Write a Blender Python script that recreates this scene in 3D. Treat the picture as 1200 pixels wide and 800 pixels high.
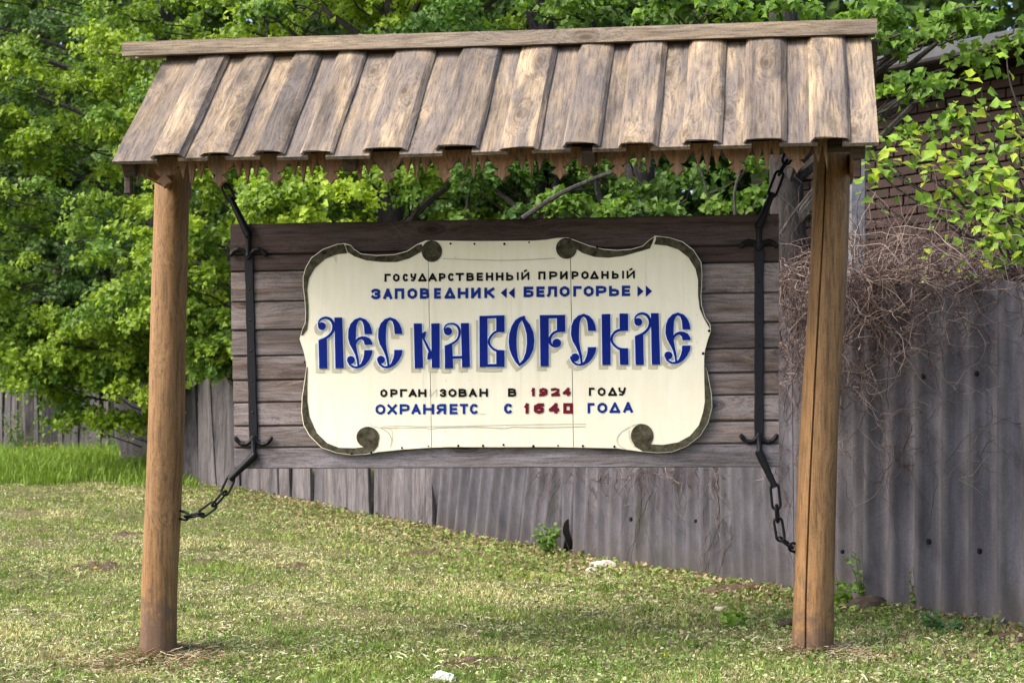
import bpy, bmesh, math, random
import numpy as np
from mathutils import Vector, Matrix, noise
from mathutils.geometry import tessellate_polygon

random.seed(7); rng = np.random.default_rng(11)
scene = bpy.context.scene
for o in list(bpy.data.objects): bpy.data.objects.remove(o)
R = math.radians

# ------------------------------------------------------------------ camera
F = 2240.0; CAMZ = 0.75; HY = 580.0
cam = bpy.data.cameras.new('camera'); camo = bpy.data.objects.new('camera', cam)
scene.collection.objects.link(camo); scene.camera = camo
camo.location = (0, 0, CAMZ); camo.rotation_euler = (R(90), 0, 0)
cam.sensor_width = 36; cam.lens = 36 * F / 1200; cam.shift_y = (HY - 400) / 1200
cam.clip_end = 500; cam.clip_start = 0.05
cam.dof.use_dof = True; cam.dof.focus_distance = 9.1; cam.dof.aperture_fstop = 6.3

# ------------------------------------------------------------------ world, sun, exposure
SUN_EL, SUN_AZ = 46, -70            # azimuth measured from straight behind the camera, + = to the right
world = bpy.data.worlds.new("World"); scene.world = world; world.use_nodes = True
nt = world.node_tree; nt.nodes.clear()
sky = nt.nodes.new('ShaderNodeTexSky'); sky.sky_type = 'NISHITA'; sky.sun_disc = False
sky.sun_elevation = R(SUN_EL); sky.sun_rotation = R(180 - SUN_AZ)
sky.air_density = 1.0; sky.dust_density = 4.0; sky.ozone_density = 0.6
bg = nt.nodes.new('ShaderNodeBackground'); bg.inputs[1].default_value = 0.15
wo = nt.nodes.new('ShaderNodeOutputWorld')
nt.links.new(sky.outputs[0], bg.inputs[0]); nt.links.new(bg.outputs[0], wo.inputs[0])
sun = bpy.data.lights.new('sun', 'SUN'); suno = bpy.data.objects.new('sun', sun)
scene.collection.objects.link(suno)
sun.energy = 1.9; sun.angle = R(38); sun.color = (1, .95, .87)
suno.rotation_euler = (R(90 - SUN_EL), 0, R(SUN_AZ)); suno.location = (0, -5, 8)
scene.view_settings.view_transform = 'Standard'; scene.view_settings.look = 'None'
scene.view_settings.exposure = 1.42; scene.view_settings.gamma = 1
scene.render.resolution_x = 1024; scene.render.resolution_y = 682
scene.render.engine = 'CYCLES'
scene.cycles.max_bounces = 6; scene.cycles.transparent_max_bounces = 4
scene.cycles.diffuse_bounces = 3; scene.cycles.glossy_bounces = 2; scene.cycles.transmission_bounces = 3

# ------------------------------------------------------------------ geometry of the place
TH = R(8)
U = Vector((math.cos(TH), -math.sin(TH), 0)); N = Vector((math.sin(TH), math.cos(TH), 0)); O = Vector((-.122, 8.954, 0))
def P(px, py, Z):
    return Vector(((px - 600) / F * Z, Z, CAMZ + (HY - py) / F * Z))
def L(px, py, n=0.0):
    d = Vector(((px - 600) / F, 1, (HY - py) / F)); t = (n + O.dot(N)) / (d.x * N.x + d.y * N.y)
    q = Vector((d.x * t, t, 0)) - O
    return (q.dot(U), n, CAMZ + t * d.z)
def loc2w(p): return O + U * p[0] + N * p[1] + Vector((0, 0, p[2]))
GY = [-30, 0, 8.9, 10.1, 11.6, 13.3, 15.6, 18.6, 20.5, 27, 32, 45, 90]
GZ = [-3.5, -1.62, -.75, -.62, -.56, -.46, -.27, .02, .2, .5, .85, 1.8, 5.5]
def ground(x, y, fine=True):
    x = np.asarray(x, float); y = np.asarray(y, float)
    z = (np.interp(y - .5, GY, GZ) + np.interp(y, GY, GZ) * 2 + np.interp(y + .5, GY, GZ)) / 4 + CAMZ
    z = z + .034 * np.clip(x, -3, 2.0) * np.clip((13 - y) / 3, 0, 1) * np.clip((y - 4) / 4, 0, 1)
    if fine:
        z = z + .010 * np.sin(x * 3.1 + y * 1.3) * np.sin(y * 2.7 - x) + .007 * np.sin(x * 7.3 - y * 5.1) * np.sin(x * 2.2 + y * 8.3)
    return z
def gz(x, y): return float(ground(x, y))

# ------------------------------------------------------------------ object helpers
col = scene.collection
def tag(o, label=None, cat=None, group=None, kind=None):
    if label: o['label'] = label
    if cat: o['category'] = cat
    if group: o['group'] = group
    if kind: o['kind'] = kind
    return o
def empty(name, loc=(0, 0, 0), rz=0.0):
    o = bpy.data.objects.new(name, None); col.objects.link(o); o.location = loc; o.rotation_euler = (0, 0, rz)
    o.empty_display_size = .2
    return o
def mesh_obj(name, verts, faces, m, parent=None, smooth=False, cols=None):
    me = bpy.data.meshes.new(name)
    if isinstance(verts, np.ndarray):
        verts = np.ascontiguousarray(verts, np.float32)
        nv = len(verts); me.vertices.add(nv); me.vertices.foreach_set('co', verts.ravel())
        k = faces.shape[1]; nf = len(faces)
        me.loops.add(nf * k); me.loops.foreach_set('vertex_index', np.ascontiguousarray(faces, np.int32).ravel())
        me.polygons.add(nf); me.polygons.foreach_set('loop_start', np.arange(0, nf * k, k, dtype=np.int32))
        me.update(calc_edges=True)
    else:
        me.from_pydata([tuple(v) for v in verts], [], faces); me.update()
    if cols is not None:
        at = me.attributes.new('tint', 'FLOAT_COLOR', 'POINT')
        c4 = np.ones((len(me.vertices), 4), np.float32); c4[:, :3] = cols; at.data.foreach_set('color', c4.ravel())
    me.materials.append(m)
    if smooth: me.polygons.foreach_set('use_smooth', np.ones(len(me.polygons), bool))
    o = bpy.data.objects.new(name, me); col.objects.link(o)
    if parent: o.parent = parent
    return o
def inst(name, src, parent, loc, rot=(0, 0, 0), scale=(1, 1, 1)):
    o = bpy.data.objects.new(name, src.data if hasattr(src, 'data') else src); col.objects.link(o)
    o.parent = parent; o.location = loc; o.rotation_euler = rot; o.scale = scale
    return o
class MB:
    def __init__(s): s.v = []; s.f = []
    def add(s, vs, fs):
        b = len(s.v); s.v += [Vector(v) for v in vs]; s.f += [tuple(i + b for i in f) for f in fs]; return s
    def box(s, a, b, bev=0.0, M=None):
        x0, y0, z0 = a; x1, y1, z1 = b
        if bev <= 0:
            vs = [(x0,y0,z0),(x1,y0,z0),(x1,y1,z0),(x0,y1,z0),(x0,y0,z1),(x1,y0,z1),(x1,y1,z1),(x0,y1,z1)]
            fs = [(0,3,2,1),(4,5,6,7),(0,1,5,4),(1,2,6,5),(2,3,7,6),(3,0,4,7)]
        else:
            bm = bmesh.new(); bmesh.ops.create_cube(bm, size=1)
            for v in bm.verts: v.co = Vector(((x0+x1)/2 + v.co.x*(x1-x0), (y0+y1)/2 + v.co.y*(y1-y0), (z0+z1)/2 + v.co.z*(z1-z0)))
            bmesh.ops.bevel(bm, geom=bm.edges[:], offset=bev, segments=1, affect='EDGES')
            bm.verts.index_update(); vs = [v.co.copy() for v in bm.verts]; fs = [tuple(v.index for v in f.verts) for f in bm.faces]; bm.free()
        if M is not None: vs = [M @ Vector(v) for v in vs]
        return s.add(vs, fs)
    def tube(s, pts, rad, n=8, closed=False, up=Vector((0, 0, 1)), cap=True):
        pts = [Vector(p) for p in pts]; m = len(pts)
        if not hasattr(rad, '__len__'): rad = [rad] * m
        vs = []; nrm = None
        for i, p in enumerate(pts):
            if closed: t = pts[(i+1) % m] - pts[i-1]
            else: t = pts[min(i+1, m-1)] - pts[max(i-1, 0)]
            t.normalize()
            if nrm is None:
                nrm = up.cross(t)
                if nrm.length < .1: nrm = Vector((1, 0, 0)).cross(t)
            nrm = (nrm - t * nrm.dot(t)).normalized(); b = t.cross(nrm)
            for k in range(n):
                a = 2 * math.pi * k / n
                vs.append(p + (nrm * math.cos(a) + b * math.sin(a)) * rad[i])
        fs = []
        for i in range(m if closed else m - 1):
            j = (i + 1) % m
            for k in range(n): fs.append((i*n+k, i*n+(k+1) % n, j*n+(k+1) % n, j*n+k))
        if not closed and cap:
            fs.append(tuple(range(n-1, -1, -1))); fs.append(tuple((m-1)*n+k for k in range(n)))
        return s.add(vs, fs)
    def build(s, name, m, parent=None, smooth=False):
        o = mesh_obj(name, s.v, s.f, m, parent, smooth)
        if smooth:
            try: o.data.set_sharp_from_angle(angle=R(40))
            except Exception: pass
        return o
def smooth_pts(pts, k=6, closed=False):
    """Catmull-Rom through points of any dimension"""
    a = np.array(pts, float); n = len(a); out = []
    rngi = range(n if closed else n - 1)
    for i in rngi:
        if closed: p0, p1, p2, p3 = a[(i-1) % n], a[i], a[(i+1) % n], a[(i+2) % n]
        else: p0, p1, p2, p3 = a[max(i-1, 0)], a[i], a[i+1], a[min(i+2, n-1)]
        for j in range(k):
            t = j / k
            out.append(.5 * ((2*p1) + (-p0+p2)*t + (2*p0-5*p1+4*p2-p3)*t*t + (-p0+3*p1-3*p2+p3)*t**3))
    if not closed: out.append(a[-1])
    return np.array(out)

# ------------------------------------------------------------------ materials
def newmat(name):
    m = bpy.data.materials.new(name); m.use_nodes = True
    n = m.node_tree; b = n.nodes['Principled BSDF']
    return m, n, b
def node(n, t, **kw):
    x = n.nodes.new(t)
    for k, v in kw.items():
        if k.startswith('i_'):
            key = k[2:]; key = int(key) if key.isdigit() else key
            x.inputs[key].default_value = v
        else: setattr(x, k, v)
    return x
def ramp(n, src, stops):
    r = n.nodes.new('ShaderNodeValToRGB'); e = r.color_ramp.elements
    while len(e) > 1: e.remove(e[-1])
    e[0].position = stops[0][0]; e[0].color = (*stops[0][1], 1)
    for p, c in stops[1:]:
        q = e.new(p); q.color = (*c, 1)
    n.links.new(src, r.inputs[0]); return r
def g3(v): return (v, v, v)
def mixc(n, fac, a, b, mode='MIX'):
    x = n.nodes.new('ShaderNodeMix'); x.data_type = 'RGBA'; x.blend_type = mode
    for s, v in ((x.inputs[0], fac), (x.inputs[6], a), (x.inputs[7], b)):
        if hasattr(v, 'is_linked') or hasattr(v, 'links'): n.links.new(v, s)
        elif isinstance(v, (int, float)): s.default_value = v
        else: s.default_value = (*v, 1)
    return x.outputs[2]
def coords(n, scale=(1, 1, 1), rand=True, rot=(0, 0, 0)):
    tc = node(n, 'ShaderNodeTexCoord')
    mp = node(n, 'ShaderNodeMapping'); mp.inputs['Scale'].default_value = scale; mp.inputs['Rotation'].default_value = rot
    src = tc.outputs['Object']
    if rand:
        oi = node(n, 'ShaderNodeObjectInfo'); ml = node(n, 'ShaderNodeMath', operation='MULTIPLY', i_1=37.0)
        n.links.new(oi.outputs['Random'], ml.inputs[0])
        ad = node(n, 'ShaderNodeVectorMath', operation='ADD'); n.links.new(src, ad.inputs[0]); n.links.new(ml.outputs[0], ad.inputs[1]); src = ad.outputs[0]
    n.links.new(src, mp.inputs[0]); return mp.outputs[0], src
def noise_tex(n, vec, scale, detail=5, rough=.6, dist=0):
    t = node(n, 'ShaderNodeTexNoise'); t.inputs['Scale'].default_value = scale; t.inputs['Detail'].default_value = detail
    t.inputs['Roughness'].default_value = rough; t.inputs['Distortion'].default_value = dist
    n.links.new(vec, t.inputs['Vector']); return t.outputs['Fac']
def bump(n, b, h, strength=.5, dist=.005):
    x = node(n, 'ShaderNodeBump'); x.inputs['Strength'].default_value = strength; x.inputs['Distance'].default_value = dist
    n.links.new(h, x.inputs['Height']); n.links.new(x.outputs[0], b.inputs['Normal'])

def wood(name, base, dark, grey, axis='X', greyamt=.5, knots=True, darkamt=.5, var=.25, bumps=.6, rough=.8, gs=1.0, streak=.55):
    m, n, b = newmat(name)
    sc = {'X': (.075, 1, 1), 'Y': (1, .075, 1), 'Z': (1, 1, .075)}[axis]
    vec, raw = coords(n, sc)
    # knots warp the grain
    k1, _ = coords(n, (1, 1, 1)); ks = node(n, 'ShaderNodeSeparateXYZ'); n.links.new(k1, ks.inputs[0]); kc = node(n, 'ShaderNodeCombineXYZ')
    for q_, (ax_, f_) in enumerate({'X': ((0, .4), (2, 1)), 'Y': ((0, 1), (1, .4)), 'Z': ((0, 1), (2, .4))}[axis]):
        mm_ = node(n, 'ShaderNodeMath', operation='MULTIPLY', i_1=f_); n.links.new(ks.outputs[ax_], mm_.inputs[0]); n.links.new(mm_.outputs[0], kc.inputs[q_])
    kv = kc.outputs[0]
    vo = node(n, 'ShaderNodeTexVoronoi', i_Scale=3.6 * gs, voronoi_dimensions='2D'); n.links.new(kv, vo.inputs['Vector'])
    kd = ramp(n, vo.outputs['Distance'], [(0, g3(.9)), (.035, g3(.8)), (.06, g3(.25)), (.085, g3(.5)), (.11, g3(0))])
    kw = ramp(n, vo.outputs['Distance'], [(0, g3(1)), (.3, g3(0))])
    va = node(n, 'ShaderNodeVectorMath', operation='MULTIPLY_ADD'); va.inputs[1].default_value = (.05, .05, .05)
    n.links.new(kw.outputs[0], va.inputs[0]); n.links.new(vec, va.inputs[2]); vw = va.outputs[0]
    fine = noise_tex(n, vw, 95 * gs, 4, .65, .2)
    mid = noise_tex(n, vw, 22 * gs, 6, .6, .6)
    hv, _ = coords(n, {'X': (.3, 1, 1), 'Y': (1, .3, 1), 'Z': (1, 1, .3)}[axis])
    big = noise_tex(n, hv, 3.4 * gs, 5, .65, .5)
    h2, _ = coords(n, {'X': (.16, 1, 1), 'Y': (1, .16, 1), 'Z': (1, 1, .16)}[axis])
    big2 = noise_tex(n, h2, 8.0 * gs, 6, .68, .7)
    c = mixc(n, ramp(n, mid, [(.36, g3(0)), (.62, g3(1))]).outputs[0], dark, base)
    c = mixc(n, ramp(n, big2, [(.5 - .25*greyamt, g3(0)), (.72 - .25*greyamt, g3(1))]).outputs[0], c, grey)
    st = ramp(n, fine, [(.34, g3(.45)), (.52, g3(1)), (.75, g3(1.18))]).outputs[0]
    c = mixc(n, .85, c, st, 'MULTIPLY')
    bl = ramp(n, big, [(.33, g3(1 - darkamt)), (.5, g3(1)), (.75, g3(1.12))]).outputs[0]
    c = mixc(n, 1.0, c, bl, 'MULTIPLY')
    s3, _ = coords(n, {'X': (.02, 1, 1), 'Y': (1, .02, 1), 'Z': (1, 1, .02)}[axis])
    sk_ = noise_tex(n, s3, 34, 4, .7)
    c = mixc(n, streak, c, ramp(n, sk_, [(.30, g3(.35)), (.44, g3(.85)), (.55, g3(1)), (.72, g3(1.25))]).outputs[0], 'MULTIPLY')
    fl = noise_tex(n, raw, 130, 3, .75)
    c = mixc(n, .7, c, ramp(n, fl, [(.30, g3(.45)), (.46, g3(1)), (.7, g3(1.2))]).outputs[0], 'MULTIPLY')
    if knots: c = mixc(n, kd.outputs[0], c, tuple(x * .35 for x in dark))
    oi = node(n, 'ShaderNodeObjectInfo')
    vr = ramp(n, oi.outputs['Random'], [(0, (1 - var, 1 - var, 1 - var*.9)), (.5, g3(1)), (1, (1 + var*.6, 1 + var*.5, 1 + var*.35))]).outputs[0]
    c = mixc(n, 1.0, c, vr, 'MULTIPLY')
    n.links.new(c, b.inputs['Base Color']); b.inputs['Roughness'].default_value = rough
    b.inputs['Specular IOR Level'].default_value = .25
    hm = node(n, 'ShaderNodeMath', operation='ADD'); n.links.new(fine, hm.inputs[0]); n.links.new(mid, hm.inputs[1])
    bump(n, b, hm.outputs[0], bumps, .004)
    return m
def plain(name, c, rough=.7, var=.0, scale=8, metal=0, spec=.3, bumpk=0):
    m, n, b = newmat(name); v, _ = coords(n)
    f = noise_tex(n, v, scale, 5, .65)
    cc = mixc(n, ramp(n, f, [(.3, g3(0)), (.7, g3(1))]).outputs[0], tuple(x * (1 - var) for x in c), tuple(min(1, x * (1 + var)) for x in c))
    n.links.new(cc, b.inputs['Base Color']); b.inputs['Roughness'].default_value = rough
    b.inputs['Metallic'].default_value = metal; b.inputs['Specular IOR Level'].default_value = spec
    if bumpk: bump(n, b, f, bumpk, .003)
    return m
def leafmat(name, trans=.35, rough=.5):
    m, n, b = newmat(name)
    at = node(n, 'ShaderNodeAttribute', attribute_name='tint')
    n.links.new(at.outputs['Color'], b.inputs['Base Color']); b.inputs['Roughness'].default_value = rough
    b.inputs['Specular IOR Level'].default_value = .25
    tr = node(n, 'ShaderNodeBsdfTranslucent')
    c2 = mixc(n, 1.0, at.outputs['Color'], (1.25, 1.3, .55), 'MULTIPLY'); n.links.new(c2, tr.inputs['Color'])
    mx = node(n, 'ShaderNodeMixShader', i_0=trans); out = n.nodes['Material Output']
    n.links.new(b.outputs[0], mx.inputs[1]); n.links.new(tr.outputs[0], mx.inputs[2]); n.links.new(mx.outputs[0], out.inputs[0])
    return m

M = {}
M['roof'] = wood('weathered_roof_wood', (.40, .30, .19), (.20, .15, .10), (.15, .125, .11), 'Y', .60, True, .5, .24)
M['ridge'] = wood('ridge_wood', (.37, .29, .20), (.25, .19, .13), (.22, .185, .155), 'X', .3, True, .2, .1)
M['post'] = wood('varnished_post_wood', (.28, .155, .065), (.21, .11, .045), (.24, .14, .066), 'Z', .3, False, .18, .06, .4, .6)
M['carved'] = wood('carved_valance_wood', (.34, .185, .105), (.21, .115, .068), (.24, .16, .11), 'Z', .3, False, .2, .1, .3)
M['beam'] = wood('beam_wood', (.085, .052, .034), (.05, .03, .02), (.06, .048, .042), 'X', .4, False, .3, .1)
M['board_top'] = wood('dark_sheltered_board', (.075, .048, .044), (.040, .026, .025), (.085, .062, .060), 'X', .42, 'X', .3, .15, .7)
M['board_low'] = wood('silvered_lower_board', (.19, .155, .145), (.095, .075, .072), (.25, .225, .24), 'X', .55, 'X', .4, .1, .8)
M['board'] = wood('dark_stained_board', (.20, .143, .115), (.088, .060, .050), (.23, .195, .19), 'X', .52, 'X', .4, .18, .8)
M['oldplank'] = wood('grey_fence_board', (.090, .081, .086), (.036, .032, .036), (.130, .120, .130), 'Z', .5, False, .5, .38)
M['iron'] = plain('black_iron', (.0045, .0045, .007), .5, .4, 40, 0, .22, .3)
M['rivet'] = plain('worn_iron', (.09, .09, .11), .35, .3, 60, .6, .5)

def post_material():
    m = M['post']; n = m.node_tree; b = n.nodes['Principled BSDF']
    src = b.inputs['Base Color'].links[0].from_socket
    tc = node(n, 'ShaderNodeTexCoord'); sp = node(n, 'ShaderNodeSeparateXYZ'); n.links.new(tc.outputs['Object'], sp.inputs[0])
    nz = noise_tex(n, tc.outputs['Object'], 9, 5, .7)
    ad = node(n, 'ShaderNodeMath', operation='MULTIPLY_ADD', i_1=-.9); n.links.new(nz, ad.inputs[0]); n.links.new(sp.outputs[2], ad.inputs[2])
    f = ramp(n, ad.outputs[0], [(0, g3(.75)), (.12, g3(0))]) # worn grey foot, where splash and soil stain it
    mp = node(n, 'ShaderNodeMath', operation='ADD', i_1=.33); n.links.new(ad.outputs[0], mp.inputs[0]); n.links.new(mp.outputs[0], f.inputs[0])
    c = mixc(n, f.outputs[0], src, (.095, .062, .046)); n.links.new(c, b.inputs['Base Color'])
post_material()

def cream_mat():
    m, n, b = newmat('cream_painted_tin'); v, raw = coords(n, (1, 1, .15), False)
    st = noise_tex(n, v, 30, 4, .6); big = noise_tex(n, raw, 2.3, 4, .6)
    c = mixc(n, ramp(n, st, [(.35, g3(0)), (.65, g3(1))]).outputs[0], (.80, .735, .56), (.85, .79, .625))
    c = mixc(n, ramp(n, big, [(.45, g3(0)), (.8, g3(.5))]).outputs[0], c, (.70, .635, .47))
    rs, _ = coords(n, (1, 1, .06), False); rn = noise_tex(n, rs, 14, 5, .7)
    c = mixc(n, ramp(n, rn, [(.60, g3(0)), (.74, g3(.38))]).outputs[0], c, (.42, .36, .24))
    sp = noise_tex(n, raw, 55, 2, .5)
    c = mixc(n, ramp(n, sp, [(.73, g3(0)), (.78, g3(.55))]).outputs[0], c, (.35, .31, .22))
    n.links.new(c, b.inputs['Base Color']); b.inputs['Roughness'].default_value = .55
    bump(n, b, big, .3, .006)
    return m
M['cream'] = cream_mat()
def olive_mat():
    m, n, b = newmat('olive_scroll_paint'); v, raw = coords(n, (1, 1, 1), False)
    f = noise_tex(n, raw, 28, 5, .75); g = noise_tex(n, raw, 3, 3, .5)
    c = mixc(n, ramp(n, f, [(.38, g3(0)), (.62, g3(1))]).outputs[0], (.004, .0035, .002), (.016, .0135, .007))
    sp = node(n, 'ShaderNodeSeparateXYZ'); n.links.new(raw, sp.inputs[0])
    r = ramp(n, sp.outputs[2], [(0, g3(0)), (1, g3(1))])
    mr = node(n, 'ShaderNodeMapRange'); mr.inputs[1].default_value = 1.0; mr.inputs[2].default_value = 1.8; n.links.new(sp.outputs[2], mr.inputs[0])
    mx = node(n, 'ShaderNodeMath', operation='MULTIPLY', i_1=1.0); n.links.new(mr.outputs[0], mx.inputs[0])
    c2 = mixc(n, ramp(n, f, [(.38, g3(0)), (.62, g3(1))]).outputs[0], (.024, .021, .012), (.095, .086, .056))  # paler colour lower on the sign
    c = mixc(n, mx.outputs[0], c2, c)
    n.links.new(c, b.inputs['Base Color']); b.inputs['Roughness'].default_value = .8; b.inputs['Specular IOR Level'].default_value = .1
    return m
M['olive'] = olive_mat()
M['blue'] = plain('blue_paint', (.0004, .011, .165), .6, .12, 12, 0, .12)
M['blue_small'] = plain('blue_small_paint', (.003, .026, .21), .6, .15, 12, 0, .12)
M['blueedge'] = plain('pale_blue_paint', (.66, .74, .86), .5, .05, 12)
M['shadowpaint'] = plain('beige_painted_shadow', (.50, .46, .33), .6, .12, 12)
M['blackpaint'] = plain('black_paint', (.006, .005, .005), .6, .2, 12, 0, .1)
M['maroon'] = plain('maroon_paint', (.13, .008, .020), .6, .15, 12, 0, .1)
M['ghost'] = plain('faded_paint', (.46, .42, .32), .6, .2, 20)

def sheet_mat():
    m, n, b = newmat('weathered_corrugated_slate')
    v, raw = coords(n, (1, 1, .10)); v2, _ = coords(n, (1, 1, .45))
    st = noise_tex(n, v, 26, 6, .65, .2); bl = noise_tex(n, v2, 4.5, 6, .65, .5); fi = noise_tex(n, raw, 90, 3, .7)
    c = mixc(n, ramp(n, bl, [(.33, g3(0)), (.66, g3(1))]).outputs[0], (.088, .086, .104), (.175, .168, .190))
    c = mixc(n, 1.0, c, ramp(n, st, [(.33, g3(.78)), (.55, g3(1)), (.72, g3(1.12))]).outputs[0], 'MULTIPLY')
    mo = noise_tex(n, v2, 2.2, 5, .7, .4)
    c = mixc(n, ramp(n, mo, [(.58, g3(0)), (.70, g3(.65))]).outputs[0], c, (.055, .062, .045))
    c = mixc(n, .6, c, ramp(n, fi, [(.3, g3(.7)), (.7, g3(1.25))]).outputs[0], 'MULTIPLY')
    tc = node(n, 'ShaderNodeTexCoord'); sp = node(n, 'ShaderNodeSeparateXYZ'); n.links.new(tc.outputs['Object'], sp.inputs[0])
    # crests brightened for wear and sky light put into the colour: local y carries the wave
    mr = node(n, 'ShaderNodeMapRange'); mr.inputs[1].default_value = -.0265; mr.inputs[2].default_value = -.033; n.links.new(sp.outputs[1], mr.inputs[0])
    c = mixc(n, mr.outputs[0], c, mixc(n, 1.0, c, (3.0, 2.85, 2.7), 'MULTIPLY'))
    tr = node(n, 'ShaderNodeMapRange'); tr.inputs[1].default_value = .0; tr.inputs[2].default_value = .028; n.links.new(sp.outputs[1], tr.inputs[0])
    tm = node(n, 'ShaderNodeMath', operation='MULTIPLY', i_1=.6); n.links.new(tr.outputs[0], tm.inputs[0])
    c = mixc(n, tm.outputs[0], c, mixc(n, 1.0, c, (.40, .40, .38), 'MULTIPLY'))   # grime in the troughs plus occlusion shade painted in
    # earth splash at the foot
    nz = noise_tex(n, raw, 7, 4, .7); ad = node(n, 'ShaderNodeMath', operation='MULTIPLY_ADD', i_1=-.5); n.links.new(nz, ad.inputs[0]); n.links.new(sp.outputs[2], ad.inputs[2])
    mf = node(n, 'ShaderNodeMapRange'); mf.inputs[1].default_value = .12; mf.inputs[2].default_value = -.2; n.links.new(ad.outputs[0], mf.inputs[0])
    mm = node(n, 'ShaderNodeMath', operation='MULTIPLY', i_1=.75); n.links.new(mf.outputs[0], mm.inputs[0])
    c = mixc(n, mm.outputs[0], c, (.085, .075, .06))
    oi = node(n, 'ShaderNodeObjectInfo')
    c = mixc(n, 1.0, c, ramp(n, oi.outputs['Random'], [(0, (.85, .85, .88)), (1, (1.12, 1.08, 1.06))]).outputs[0], 'MULTIPLY')
    n.links.new(c, b.inputs['Base Color']); b.inputs['Roughness'].default_value = .85; b.inputs['Specular IOR Level'].default_value = .2
    bump(n, b, fi, .35, .003)
    return m
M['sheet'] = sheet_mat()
def ground_mat():
    m, n, b = newmat('lawn_soil'); tc = node(n, 'ShaderNodeTexCoord'); raw = tc.outputs['Object']
    a = noise_tex(n, raw, 1.3, 6, .6, .3); f = noise_tex(n, raw, 60, 4, .75); md = noise_tex(n, raw, 9, 5, .7)
    c = mixc(n, ramp(n, md, [(.38, g3(0)), (.6, g3(1))]).outputs[0], (.075, .078, .030), (.16, .145, .075))
    c = mixc(n, ramp(n, a, [(.55, g3(0)), (.68, g3(.9))]).outputs[0], c, (.20, .155, .095))
    c = mixc(n, ramp(n, f, [(.33, g3(.8)), (.5, g3(0))]).outputs[0], c, (.055, .05, .028))
    n.links.new(c, b.inputs['Base Color']); b.inputs['Roughness'].default_value = .95; b.inputs['Specular IOR Level'].default_value = .1
    bump(n, b, f, .8, .02)
    return m
M['ground'] = ground_mat()
M['leaf'] = leafmat('tree_leaf', .40)
M['grass'] = leafmat('grass_blade', .22, .7)
M['straw'] = leafmat('mown_clipping', .1, .85)
M['twig'] = leafmat('dry_vine_twig', .0, .9)
def bark_mat(name, c1, c2):
    m, n, b = newmat(name); v, raw = coords(n, (1, 1, .22), False)
    vo = node(n, 'ShaderNodeTexVoronoi', i_Scale=26); n.links.new(v, vo.inputs['Vector'])
    f = noise_tex(n, v, 34, 6, .75, .6); l = noise_tex(n, raw, 5, 5, .7)
    c = mixc(n, ramp(n, f, [(.35, g3(0)), (.65, g3(1))]).outputs[0], c1, c2)
    c = mixc(n, ramp(n, l, [(.58, g3(0)), (.75, g3(.5))]).outputs[0], c, (.13, .13, .11))
    n.links.new(c, b.inputs['Base Color']); b.inputs['Roughness'].default_value = .95; bump(n, b, f, 1.0, .03)
    return m
M['bark'] = bark_mat('rough_bark', (.008, .007, .007), (.055, .045, .042))
M['branch'] = bark_mat('branch_bark', (.022, .018, .016), (.085, .074, .066))
M['concrete'] = plain('grey_concrete', (.13, .135, .15), .9, .35, 14, 0, .2, .5)
M['mortar'] = plain('dark_mortar', (.018, .014, .013), .95, .25, 20)
def brick_mat():
    m, n, b = newmat('dark_red_brick'); v, raw = coords(n); f = noise_tex(n, v, 30, 5, .7)
    oi = node(n, 'ShaderNodeObjectInfo')
    c = ramp(n, oi.outputs['Random'], [(0, (.020, .011, .008)), (.5, (.033, .016, .012)), (1, (.048, .023, .017))]).outputs[0]
    c = mixc(n, 1.0, c, ramp(n, f, [(.3, g3(.6)), (.7, g3(1.25))]).outputs[0], 'MULTIPLY')
    n.links.new(c, b.inputs['Base Color']); b.inputs['Roughness'].default_value = .9; bump(n, b, f, .4, .004)
    return m
M['brick'] = brick_mat()
M['tin'] = plain('grey_roof_tin', (.05, .054, .06), .5, .3, 6, .0, .4)
M['darkroof'] = plain('dark_roof', (.045, .038, .04), .85, .3, 6)
M['stone'] = plain('pale_stone', (.50, .43, .36), .85, .25, 18, 0, .2, .6)
M['paper'] = plain('white_paper', (.82, .82, .82), .7, .04, 18, 0, .2, .3)
M['soil'] = plain('dark_soil', (.055, .042, .032), .95, .4, 30, 0, .1, 1.0)
M['soil2'] = plain('reddish_soil', (.085, .058, .042), .95, .45, 24, 0, .1, 1.0)
M['hole'] = plain('black_hole', (.006, .005, .005), .95, .2, 30)
M['yellow'] = plain('dandelion_yellow', (.80, .62, .02), .6, .15, 60)

# ================================================================== the ground
def axis(lo, a, b, hi, n1, n2):
    return np.unique(np.concatenate([np.linspace(lo, a, n1), np.linspace(a, b, n2), np.linspace(b, hi, n1)]))
gx = axis(-70, -8, 5, 70, 30, 200); gy = np.unique(np.concatenate([np.linspace(-25, 6, 20), np.linspace(6, 22, 240), np.linspace(22, 110, 80)]))
X, Y = np.meshgrid(gx, gy); Zg = ground(X, Y)
gv = np.stack([X.ravel(), Y.ravel(), Zg.ravel()], 1); nx = len(gx)
ii = (np.arange(len(gy)-1)[:, None] * nx + np.arange(nx-1)[None, :]).ravel()
gf = np.stack([ii, ii+1, ii+1+nx, ii+nx], 1)
tag(mesh_obj('ground', gv, gf, M['ground'], None, True), kind='structure')

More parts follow.
